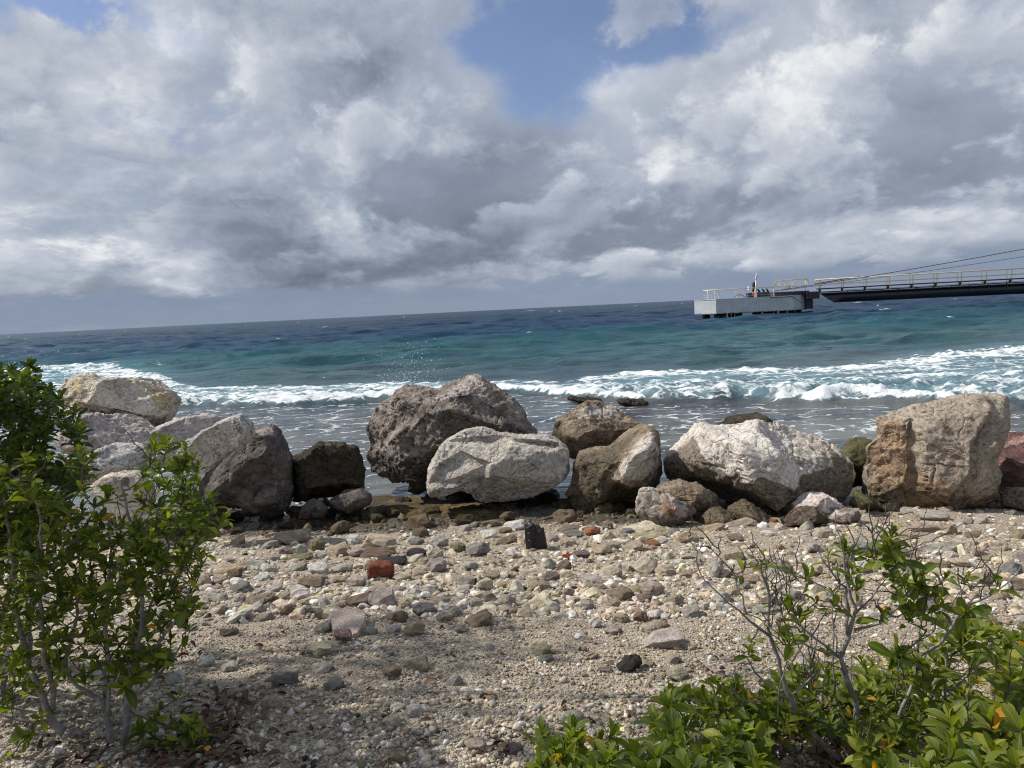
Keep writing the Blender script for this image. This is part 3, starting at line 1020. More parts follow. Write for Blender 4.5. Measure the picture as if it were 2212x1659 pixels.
boulder('boulder', 'dark grey wedge shaped boulder with flat shaded face',
        Z1([(1790, 760), (1860, 680), (2000, 655), (2040, 690), (2100, 800), (2130, 900), (2145, 1100), (2135, 1260), (2040, 1310), (1850, 1290), (1700, 1250), (1500, 1220), (1440, 1080), (1500, 960), (1650, 850)]),
        7.95, 0.5, M_DARKG, sub=6, nplane=12, plane_lo=0.5, rough=0.04, lump=0.04, stain=[(Z1([(1850, 680), (2010, 650), (2050, 740), (1900, 720)]), 0.7, 6)],
        emboss=[(Z1([(1700, 900), (2050, 750), (2120, 900), (2100, 1050), (1900, 1000), (1700, 1100)]), 0.10, 16), (Z1([(1880, 1190), (1950, 1080), (2040, 1110), (2060, 1220), (1900, 1240)]), 0.16, 12)])
boulder('boulder', 'slanting white pitted boulder leaning on the dark wedge',
        Z1([(1130, 900), (1300, 815), (1500, 690), (1680, 590), (1770, 570), (1830, 620), (1845, 690), (1800, 790), (1690, 850), (1600, 940), (1550, 985), (1480, 990), (1380, 965), (1200, 950)]),
        7.05, 0.33, M_WHITE, sub=7, boxy=3.2, rough=0.04, lump=0.03, pitted=0.014)
boulder('boulder', 'nearly black weedy boulder standing between two gaps of water',
        Z2([(690, 700), (800, 650), (880, 590), (950, 575), (1050, 600), (1130, 640), (1165, 700), (1190, 800), (1195, 920), (1150, 970), (1030, 1010), (900, 1030), (700, 1020), (655, 900), (650, 760)]),
        8.35, 0.5, M_BLACK, sub=6, grit=0.024, rough=0.07, stain=[(Z2([(830, 640), (940, 580), (1060, 610), (1000, 680), (860, 690)]), 0.5, 8)])  # lit top painted as a brighter patch of the same rock
boulder('boulder', 'largest boulder, rough pinkish grey dome with overhanging front lobe',
        Z3([(75, 440), (120, 360), (200, 260), (330, 170), (450, 165), (560, 170), (640, 120), (740, 90), (800, 80), (860, 110), (960, 170), (1030, 220), (1090, 290), (1110, 370), (1170, 440), (1165, 490),
            (1000, 560), (800, 640), (640, 700), (480, 735), (380, 730), (290, 752), (200, 735), (120, 690), (90, 600), (110, 520)]),
        9.85, 0.95, M_BIG, sub=7, grit=0.024, nplane=6, plane_lo=0.75, rough=0.055, fine=0.024, lump=0.05,
        emboss=[(Z3([(225, 470), (300, 400), (400, 335), (480, 250), (560, 232), (700, 240), (830, 300), (1000, 330), (1010, 480), (700, 520), (560, 640), (480, 735), (370, 725), (300, 650), (240, 580)]), 0.5, 9)],
        stain=[(Z3([(230, 470), (400, 320), (480, 240), (700, 225), (900, 150), (760, 70), (600, 160), (500, 220), (380, 300)]), 0.72, 14)],  # sunlit ridge and top put into the colour as a paler patch
        algae=[(Z3([(90, 540), (240, 560), (300, 620), (500, 560), (560, 420), (480, 330), (600, 290), (820, 330), (1120, 420), (1180, 500), (900, 640), (500, 760), (100, 760)]), 0.78, 22),
               (Z3([(90, 610), (250, 640), (520, 640), (520, 760), (100, 780)]), 1.0, 18)])
boulder('boulder', 'long pale grey boulder with arched underside in front of the largest',
        Z3([(488, 770), (510, 660), (540, 590), (570, 520), (680, 450), (760, 425), (840, 420), (960, 450), (1080, 465), (1250, 470), (1330, 500), (1385, 550), (1397, 660), (1370, 715), (1250, 785), (1150, 825), (1000, 855),
            (860, 865), (800, 845), (765, 795), (700, 775), (600, 795), (520, 832)]),
        8.1, 0.6, M_PALE, sub=7, grit=0.008, wet_foot=0.3, nplane=8, rough=0.035, lump=0.035, fine=0.014,
        emboss=[(Z3([(500, 780), (560, 640), (700, 560), (900, 640), (850, 860), (770, 795), (600, 800)]), -0.10, 16), (Z3([(600, 480), (1000, 440), (1380, 520), (1300, 560), (900, 540), (640, 520)]), -0.12, 14)],
        stain=[(Z3([(900, 450), (1380, 480), (1390, 600), (1000, 560)]), 0.5, 18)])
boulder('boulder', 'brown faceted boulder with pale top, sitting behind the pointed one',
        Z3([(1262, 470), (1280, 400), (1300, 350), (1400, 310), (1500, 250), (1600, 255), (1680, 270), (1760, 320), (1840, 360), (1872, 410), (1830, 500), (1740, 560), (1650, 600), (1500, 610), (1390, 600), (1320, 540)]),
        8.9, 0.5, M_BROWN, sub=6, grit=0.012, nplane=12, plane_lo=0.5, plane_hi=0.85, lump=0.03, rough=0.03,
        stain=[(Z3([(1400, 320), (1500, 245), (1700, 265), (1700, 350), (1560, 370), (1430, 380)]), 0.62, 10)],
        algae=[(Z3([(1255, 480), (1290, 380), (1340, 370), (1350, 540)]), 0.7, 6), (Z3([(1390, 600), (1500, 500), (1650, 480), (1690, 370), (1880, 390), (1800, 600)]), 0.62, 8)])
boulder('boulder', 'pointed brown boulder with one white streaked side, right of the long pale one',
        Z3([(1380, 620), (1440, 580), (1560, 560), (1650, 540), (1740, 470), (1880, 395), (1938, 440), (1948, 520), (1978, 600), (1992, 660), (1975, 770), (1930, 860), (1800, 915), (1650, 945), (1500, 945), (1380, 895), (1300, 810), (1340, 700)]),
        7.95, 0.55, M_BROWN, sub=6, grit=0.014, nplane=10, plane_lo=0.55, rough=0.045,
        emboss=[(Z3([(1640, 740), (1740, 560), (1900, 410), (1990, 660), (1900, 800), (1740, 800)]), 0.15, 14)],
        stain=[(Z3([(1650, 730), (1720, 590), (1870, 420), (1940, 440), (1985, 650), (1900, 760), (1750, 740)]), 0.62, 12)],
        algae=[(Z3([(1300, 620), (1640, 530), (1860, 400), (1720, 580), (1620, 740), (1950, 830), (1900, 960), (1300, 960)]), 0.85, 14)])
boulder('boulder', 'broad white topped boulder with olive brown base',
        Z4([(590, 900), (640, 820), (720, 750), (830, 650), (900, 565), (960, 550), (1060, 570), (1180, 570), (1300, 525), (1420, 515), (1560, 540), (1680, 570), (1800, 630), (1960, 680), (2060, 750), (2130, 850), (2185, 950),
            (2160, 1080), (2060, 1170), (1900, 1220), (1800, 1260), (1700, 1300), (1500, 1330), (1300, 1330), (1100, 1270), (900, 1160), (740, 1080), (640, 1085), (588, 1000)]),
        7.75, 0.8, M_TWO, sub=7, grit=0.014, nplane=7, plane_lo=0.7, lump=0.05, rough=0.04,
        emboss=[(Z4([(1230, 560), (1500, 690), (1680, 880), (1770, 1180), (1500, 1300), (1280, 1100), (1200, 900), (1130, 700)]), 0.18, 12)],
        algae=[(Z4([(560, 860), (720, 740), (830, 640), (900, 800), (980, 880), (1180, 1010), (1200, 900), (1270, 1080), (1420, 1000), (1600, 1060), (1720, 1130), (1780, 1000), (1900, 960), (2100, 900), (2060, 760), (2250, 900), (2200, 1350), (600, 1350)]), 0.78, 9),
               (Z4([(580, 880), (700, 880), (740, 1060), (600, 1080)]), 1.0, 7), (Z4([(1080, 1160), (1740, 1180), (1700, 1340), (1000, 1340)]), 0.9, 12), (Z4([(1990, 700), (2200, 900), (2200, 1100), (2080, 980)]), 0.9, 8)])  # growth, plus painted cast shadow at the left end and right of the ridge
boulder('boulder', 'dark wet rock just showing over the white topped boulder',
        Z4([(1060, 570), (1150, 510), (1280, 475), (1440, 460), (1490, 500), (1510, 560), (1450, 640), (1300, 680), (1150, 650)]), 9.3, 0.45, M_BLACK, sub=5)
boulder('boulder', 'mossy green rock wedged between white topped and orange boulders',
        Z5([(560, 800), (620, 745), (700, 700), (820, 662), (880, 740), (880, 900), (850, 1100), (700, 1130), (580, 1060), (540, 900)]), 8.0, 0.4, M_GREEN, sub=5, rough=0.07, algae_z=0.55)
boulder('boulder', 'tall orange and grey boulder with horn at its top right',
        Z5([(800, 740), (860, 680), (890, 640), (908, 490), (1000, 470), (1120, 410), (1250, 380), (1400, 360), (1560, 355), (1680, 300), (1800, 283), (1930, 288), (1990, 266), (2035, 310), (2050, 380), (2035, 560), (1985, 650),
            (1945, 720), (1945, 900), (1935, 960), (1860, 1050), (1800, 1100), (1790, 1170), (1700, 1235), (1600, 1275), (1400, 1300), (1200, 1275), (1000, 1280), (880, 1240), (820, 1190), (798, 1000)]),
        7.3, 0.62, M_ORNG, sub=7, grit=0.011, nplane=9, plane_lo=0.66, lump=0.04, rough=0.035,
        emboss=[(Z5([(1200, 470), (1560, 370), (1900, 380), (1750, 700), (1740, 950), (1500, 1270), (1250, 1150), (1180, 800)]), 0.13, 22), (Z5([(900, 500), (1200, 480), (1180, 1100), (900, 1200), (820, 900)]), 0.06, 14)],
        stain=[(Z5([(790, 760), (900, 480), (1150, 490), (1210, 680), (1230, 900), (1330, 980), (1560, 1100), (1700, 1250), (1300, 1300), (860, 1230)]), 0.74, 24)],
        algae=[(Z5([(830, 1120), (1100, 1130), (1320, 1240), (1200, 1310), (860, 1260)]), 0.65, 8), (Z5([(1480, 530), (1540, 560), (1560, 660), (1500, 620)]), 0.7, 3)])
boulder('boulder', 'dull red boulder cut by the right edge, behind the orange one',
        Z5([(1900, 760), (2050, 680), (2203, 635), (2330, 640), (2450, 760), (2480, 1000), (2400, 1180), (2203, 1230), (2000, 1220), (1850, 1200), (1800, 1110), (1850, 900)]),
        7.9, 0.55, M_RED, sub=5, stain=[(Z5([(1940, 740), (2200, 630), (2300, 650), (2200, 720), (1960, 780)]), 0.7, 6)], algae_z=0.42)
boulder('boulder', 'pink granular rock at the right edge near the red boulder',
        Z5([(2035, 1290), (2080, 1190), (2150, 1140), (2230, 1108), (2320, 1150), (2360, 1260), (2300, 1350), (2150, 1350)]), 6.75, 0.28, M_PINK, sub=5, rough=0.03)
boulder('rock', 'brown lumpy rock behind the rust stained white one',
        Z4([(500, 1120), (620, 1072), (720, 1055), (880, 1075), (960, 1120), (1060, 1190), (1078, 1280), (1000, 1330), (850, 1340), (700, 1330), (560, 1270)]), 7.1, 0.35, M_BROWN, sub=5, algae_z=0.5)
boulder('rock', 'angular white rock with rust orange patch, beside the pointed boulder',
        Z4([(330, 1200), (350, 1120), (440, 1112), (520, 1120), (640, 1180), (760, 1230), (852, 1300), (840, 1335), (770, 1400), (750, 1470), (620, 1490), (500, 1460), (400, 1415), (330, 1340), (315, 1260)]),
        6.75, 0.27, M_RUST, sub=5, nplane=12, plane_lo=0.5, rough=0.03, lump=0.03, stain=[(Z4([(520, 1230), (640, 1240), (700, 1330), (640, 1400), (540, 1340)]), 0.7, 8), (Z4([(500, 1130), (600, 1170), (560, 1220), (480, 1180)]), 0.55, 5)],
        algae=[(Z4([(750, 1300), (860, 1300), (780, 1400)]), 0.7, 4)])
boulder('rock', 'low brown rock at the foot of the white topped boulder, left one',
        Z4([(865, 1410), (920, 1330), (1000, 1280), (1100, 1295), (1175, 1350), (1160, 1410), (1000, 1450), (890, 1450)]), 6.75, 0.25, M_BROWN, sub=4, algae_z=0.6)
boulder('rock', 'low olive rock under the white topped boulder, right one',
        Z4([(1130, 1310), (1200, 1255), (1330, 1240), (1460, 1330), (1505, 1390), (1450, 1425), (1250, 1425), (1150, 1400)]), 6.8, 0.3, M_BROWN, sub=4, algae_z=0.8)
boulder('rock', 'pinkish white slab rock leaning behind the brown porous one',
        Z5([(170, 1290), (230, 1230), (320, 1180), (420, 1163), (520, 1185), (580, 1240), (665, 1285), (650, 1350), (500, 1370), (300, 1370)]), 6.7, 0.25, M_PWHITE, sub=5, rough=0.03)
boulder('rock', 'brown porous sponge-like rock on the gravel, left of the pink slab',
        Z5([(55, 1400), (100, 1320), (200, 1278), (330, 1285), (430, 1335), (463, 1390), (440, 1430), (250, 1445), (90, 1460)]), 6.35, 0.22, M_SPONGE, sub=5, rough=0.07, pitted=0.01)
boulder('rock', 'pale pink rock with a dark twig on it, right of the slab',
        Z5([(445, 1360), (560, 1310), (700, 1288), (755, 1340), (745, 1390), (620, 1405), (480, 1420)]), 6.5, 0.2, M_PWHITE, sub=4)
boulder('rock', 'olive slab leaning against the foot of the orange boulder',
        Z5([(675, 1150), (700, 1122), (800, 1165), (900, 1230), (960, 1300), (850, 1330), (760, 1310), (700, 1240)]), 6.85, 0.22, M_GREEN, sub=4)
boulder('rock', 'small weedy stump of rock propping up the largest boulder',
        Z3([(360, 720), (470, 720), (480, 770), (500, 800), (440, 830), (370, 810), (380, 760)]), 8.7, 0.2, M_BLACK, sub=4, algae_z=0.1)
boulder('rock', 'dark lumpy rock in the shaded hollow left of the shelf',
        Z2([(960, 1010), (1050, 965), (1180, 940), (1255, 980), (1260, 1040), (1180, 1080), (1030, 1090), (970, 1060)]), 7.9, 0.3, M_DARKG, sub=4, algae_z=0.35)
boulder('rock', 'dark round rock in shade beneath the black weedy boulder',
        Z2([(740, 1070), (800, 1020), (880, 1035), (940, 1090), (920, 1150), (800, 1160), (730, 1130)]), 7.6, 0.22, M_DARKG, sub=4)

boulder('rock', 'black filler rock standing in for the shadow under the long pale boulder',
        Z3([(540, 800), (700, 755), (900, 790), (1100, 800), (1290, 770), (1340, 850), (1200, 905), (900, 925), (620, 890)]), 8.85, 0.3, M_BLACK, sub=5, grit=0.02)  # added dark rock that puts the arch's shadow into the gap

# the low wet shelf between the boulders
def reef_shelf():
    pts = Z3([(40, 835), (130, 800), (300, 790), (430, 798), (600, 820), (800, 862), (960, 890), (1010, 935), (960, 985), (760, 1000), (560, 985), (330, 975), (160, 950), (50, 905)])
    W = []
    for x, y in pts:
        d = ray(x, y)
        W.append((CAM + d * ((0.2 - CAM[2]) / d[2]))[:2])
    W = np.array(W)
    c = W.mean(0)
    rr = outline_radius(W, c)
    V, Fc = ico(6)
    p = 7.0
    nv = (np.abs(V) ** p).sum(1) ** (1 / p)
    nxy = (np.abs(V[:, :2]) ** p).sum(1) ** (1 / p)
    th = np.arctan2(V[:, 1], V[:, 0])
    r = np.interp(np.mod(th, 2 * math.pi), np.linspace(0, 2 * math.pi, 361), np.append(rr, rr[0])) * (nxy / nv)
    x, y = c[0] + np.cos(th) * r, c[1] + np.sin(th) * r
    P = np.stack([x, y, x * 0], 1)
    x = x + 0.10 * fbm(P * 2.3, 3); y = y + 0.10 * fbm(P * 2.3 + 9, 3)
    P = np.stack([x, y, x * 0], 1)
    top = np.maximum(gz(x, y) + 0.045, 0.13) + 0.03 * fbm(P * 3 + 2, 4, 0.6) + 0.018 * fbm(P * 14 + 2, 3, 0.75)
    wa, wb = worley(P * 9 + 4)
    top -= 0.03 * (1 - sstep(0.15, 0.4, wa))
    z = top + np.minimum(V[:, 2] / nv - 1, 0) * 0.2
    Q = np.stack([x, y, z], 1)
    org = np.array([c[0], c[1], 0.0])
    me = mesh_np('reef_shelf', Q - org, Fc, attrs={'stain': x * 0, 'algae': sstep(-0.1, 0.3, fbm(P * 2 + 6, 3)) * 0.6})
    return link('reef_shelf', me, M_REEF, loc=tuple(org))


shelf = reef_shelf()
tag(shelf, 'flat olive brown shelf of reef rock under the pale boulder', 'rock shelf')
for k, (pts, D, lab) in enumerate([([(1365, 213), (1430, 225), (1500, 223), (1580, 232), (1590, 250), (1480, 250), (1380, 235)], None, 'thin dark ledge of reef awash in front of the foam'),
                                   ([(1690, 235), (1760, 230), (1840, 232), (1880, 240), (1870, 262), (1770, 268), (1700, 255)], None, 'brown lump of reef poking through the breaking foam')]):
    q = Z3(pts)
    q = [(a, b + 1.5) for a, b in q]
    D = on_sea(q[2][0], max(b for _, b in q) - 2.5)[1]
    o, _P = hull_rock('reef_rock', q, D, 0.35, M_BLACK, seed=90 + k, sub=5, nplane=2, rough=0.2, fine=0.06, grit=0.03)
    tag(o, lab, 'reef', 'reef rocks awash')

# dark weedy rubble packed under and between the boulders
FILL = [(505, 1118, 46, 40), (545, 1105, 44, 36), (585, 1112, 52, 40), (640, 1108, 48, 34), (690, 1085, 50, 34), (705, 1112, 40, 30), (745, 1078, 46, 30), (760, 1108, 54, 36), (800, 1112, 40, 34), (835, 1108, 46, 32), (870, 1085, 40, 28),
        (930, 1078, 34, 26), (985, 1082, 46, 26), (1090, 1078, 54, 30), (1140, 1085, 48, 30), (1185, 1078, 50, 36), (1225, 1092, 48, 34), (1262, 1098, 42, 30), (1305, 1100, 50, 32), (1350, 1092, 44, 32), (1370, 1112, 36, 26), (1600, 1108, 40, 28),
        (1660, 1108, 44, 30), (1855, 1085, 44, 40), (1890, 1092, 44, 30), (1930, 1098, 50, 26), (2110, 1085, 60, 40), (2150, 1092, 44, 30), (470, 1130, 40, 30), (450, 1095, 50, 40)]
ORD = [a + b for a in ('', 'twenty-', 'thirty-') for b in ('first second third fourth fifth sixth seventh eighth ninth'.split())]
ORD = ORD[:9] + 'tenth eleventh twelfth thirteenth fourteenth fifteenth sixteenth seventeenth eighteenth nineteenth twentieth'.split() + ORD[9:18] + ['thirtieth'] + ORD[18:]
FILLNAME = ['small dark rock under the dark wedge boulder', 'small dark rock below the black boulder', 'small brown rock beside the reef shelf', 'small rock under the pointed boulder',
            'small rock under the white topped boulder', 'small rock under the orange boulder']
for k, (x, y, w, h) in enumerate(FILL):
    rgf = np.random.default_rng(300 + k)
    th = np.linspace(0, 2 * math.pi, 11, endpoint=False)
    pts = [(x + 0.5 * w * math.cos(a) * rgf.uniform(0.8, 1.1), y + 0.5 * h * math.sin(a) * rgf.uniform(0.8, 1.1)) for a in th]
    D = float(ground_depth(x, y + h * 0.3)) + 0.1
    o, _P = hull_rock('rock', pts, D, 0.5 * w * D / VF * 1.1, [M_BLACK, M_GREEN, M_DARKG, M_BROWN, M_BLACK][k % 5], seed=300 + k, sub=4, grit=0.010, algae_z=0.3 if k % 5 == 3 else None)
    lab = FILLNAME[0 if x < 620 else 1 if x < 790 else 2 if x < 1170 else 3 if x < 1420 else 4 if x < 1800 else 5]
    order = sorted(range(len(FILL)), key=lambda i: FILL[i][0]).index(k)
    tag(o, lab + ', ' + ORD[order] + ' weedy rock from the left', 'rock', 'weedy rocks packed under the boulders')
# ================================================================== STONES ON THE BEACH
def stone_material(name, source):
    mt, t = new_mat(name)
    co = t.n('ShaderNodeTexCoord').outputs['Object']
    oi = t.n('ShaderNodeObjectInfo')
    if source == 'object':
        base = oi.outputs['Color']
        co = t.vmath('ADD', co, t.vmath('SCALE', t.n('ShaderNodeCombineXYZ', {0: oi.outputs['Random'], 1: oi.outputs['Random'], 2: 0.3}).outputs[0], scale=40))
        k = 1.0
    else:
        base = t.attr('tint').outputs['Color']
        k = 14.0
    n1 = t.noise(co, 2.2 * k, 6, 0.62)
    n2 = t.noise(co, 9.0 * k, 6, 0.68)
    v = t.voro(co, 7.0 * k, 'F1')
    c = t.mix(t.step(n1, 0.3, 0.7), t.mix(1.0, base, (0.66, 0.64, 0.60), 'MULTIPLY'), t.mix(1.0, base, (1.22, 1.2, 1.17), 'MULTIPLY'))
    c = t.mix(t.step(n2, 0.57, 0.7, 0, 0.42), c, t.mix(1.0, base, (0.42, 0.38, 0.33), 'MULTIPLY'))
    h = t.math('ADD', t.math('MULTIPLY', n2, 0.7), t.math('ADD', t.math('MULTIPLY', n1, 0.6), t.math('MULTIPLY', t.step(v, 0.08, 0.25), 0.35)))
    setin(t, t.b, Base_Color=c, Roughness=0.92, Normal=t.bump(h, 0.7, 0.12 if source == 'object' else 0.006))
    t.b.inputs['Specular IOR Level'].default_value = 0.25
    return mt


M_STONE = stone_material('beach_stone', 'object')
M_RUBBLE = stone_material('beach_rubble', 'mesh')
PAL = {'tan': (0.42, 0.345, 0.25), 'cream': (0.58, 0.51, 0.40), 'pale grey': (0.46, 0.43, 0.385), 'grey': (0.26, 0.25, 0.235), 'grey brown': (0.24, 0.19, 0.145),
       'brown': (0.19, 0.148, 0.105), 'pinkish': (0.43, 0.355, 0.30), 'dark': (0.05, 0.046, 0.044), 'olive': (0.24, 0.21, 0.13), 'white': (0.70, 0.67, 0.62),
       'purple': (0.21, 0.17, 0.155), 'rusty': (0.36, 0.17, 0.085), 'red': (0.20, 0.042, 0.026), 'greenish': (0.43, 0.415, 0.355)}


def stone_mesh(kind, seed, sub=3):
    V, Fc = ico(sub)
    rg = np.random.default_rng(seed)
    p = {'round': 2.1, 'block': 4.0, 'flat': 2.4, 'rod': 3.0, 'wedge': 2.8}[kind]
    W = V / (np.abs(V) ** p).sum(1)[:, None] ** (1 / p)
    npl = {'round': 7, 'block': 12, 'flat': 9, 'rod': 6, 'wedge': 14}[kind]
    for k in range(npl):
        n = rg.normal(size=3); n /= np.linalg.norm(n)
        dd = W @ n - rg.uniform(0.52, 0.92)
        W = W - np.where(dd > 0, dd * 0.92, 0)[:, None] * n
    if kind == 'wedge':
        W[:, 2] *= 0.35 + 0.65 * (W[:, 0] * 0.5 + 0.5)
    if kind == 'rod':
        W[:, 2] += 0.35 * np.sin(W[:, 0] * 1.6 + rg.random())
        W[:, 1:] *= (1 + 0.2 * np.sin(W[:, 0] * 3 + rg.random() * 6))[:, None]
    o = rg.uniform(0, 40, 3)
    W = W * (1 + 0.28 * fbm(W * 1.3 + o, 3) + 0.24 * fbm(W * 3.6 + o, 4, 0.7))[:, None]
    W -= (W.max(0) + W.min(0)) / 2
    W /= (W.max(0) - W.min(0)) / 2
    return mesh_np('stone_' + kind, W, Fc, smooth=False)


STONE_MESHES = {k: [stone_mesh(k, 50 * i + j) for j in range(5)] for i, k in enumerate(('round', 'block', 'flat', 'rod', 'wedge'))}
PLACED = []      # (px, py, half width px) of everything put on the ground so far
MARKS = []       # (px, py, phrase) landmarks for labels


def put_stone(name, px, py, w, h, colour, kind, label, cat='stone', group=None, tilt=0.0, mesh=None, mat=None, spin=None, sink=0.44):
    """a stone seen at (px, py), w x h in the photograph, standing on the ground"""
    G = on_ground(px, py + h * 0.42)
    D = G[1]
    u = D / VF
    sx, sz = w * u / 2, max(h * u * 0.52, 0.25 * w * u / 2)
    sy = min(max(sx * 0.8, sz), sz * 2.2)
    y = D + sy * 0.55
    x = at_depth(px, py, y)[0]
    z = float(gz(x, y)) + sz * (1 - 2 * sink * 0.7)
    me = mesh or random.choice(STONE_MESHES[kind])
    o = link(name, me, mat or M_STONE)
    o.location = (x, y, z)
    o.scale = (sx, sy, sz)
    o.rotation_euler = (random.uniform(-0.15, 0.15), -tilt, random.uniform(-0.35, 0.35) if spin is None else spin)
    c = PAL[colour] if isinstance(colour, str) else colour
    wt = float(wetness(np.array(x), np.array(y)))
    c = tuple(v * (1 - q * wt) for v, q in zip(c, (0.66, 0.70, 0.77)))
    j = random.uniform(0.95, 1.28)
    o.color = (*(min(0.8, v * j * random.uniform(0.96, 1.04)) for v in c), 1)
    tag(o, label, cat, group or 'loose stones on the gravel beach')
    PLACED.append((px, py, w / 2, h / 2))
    return o


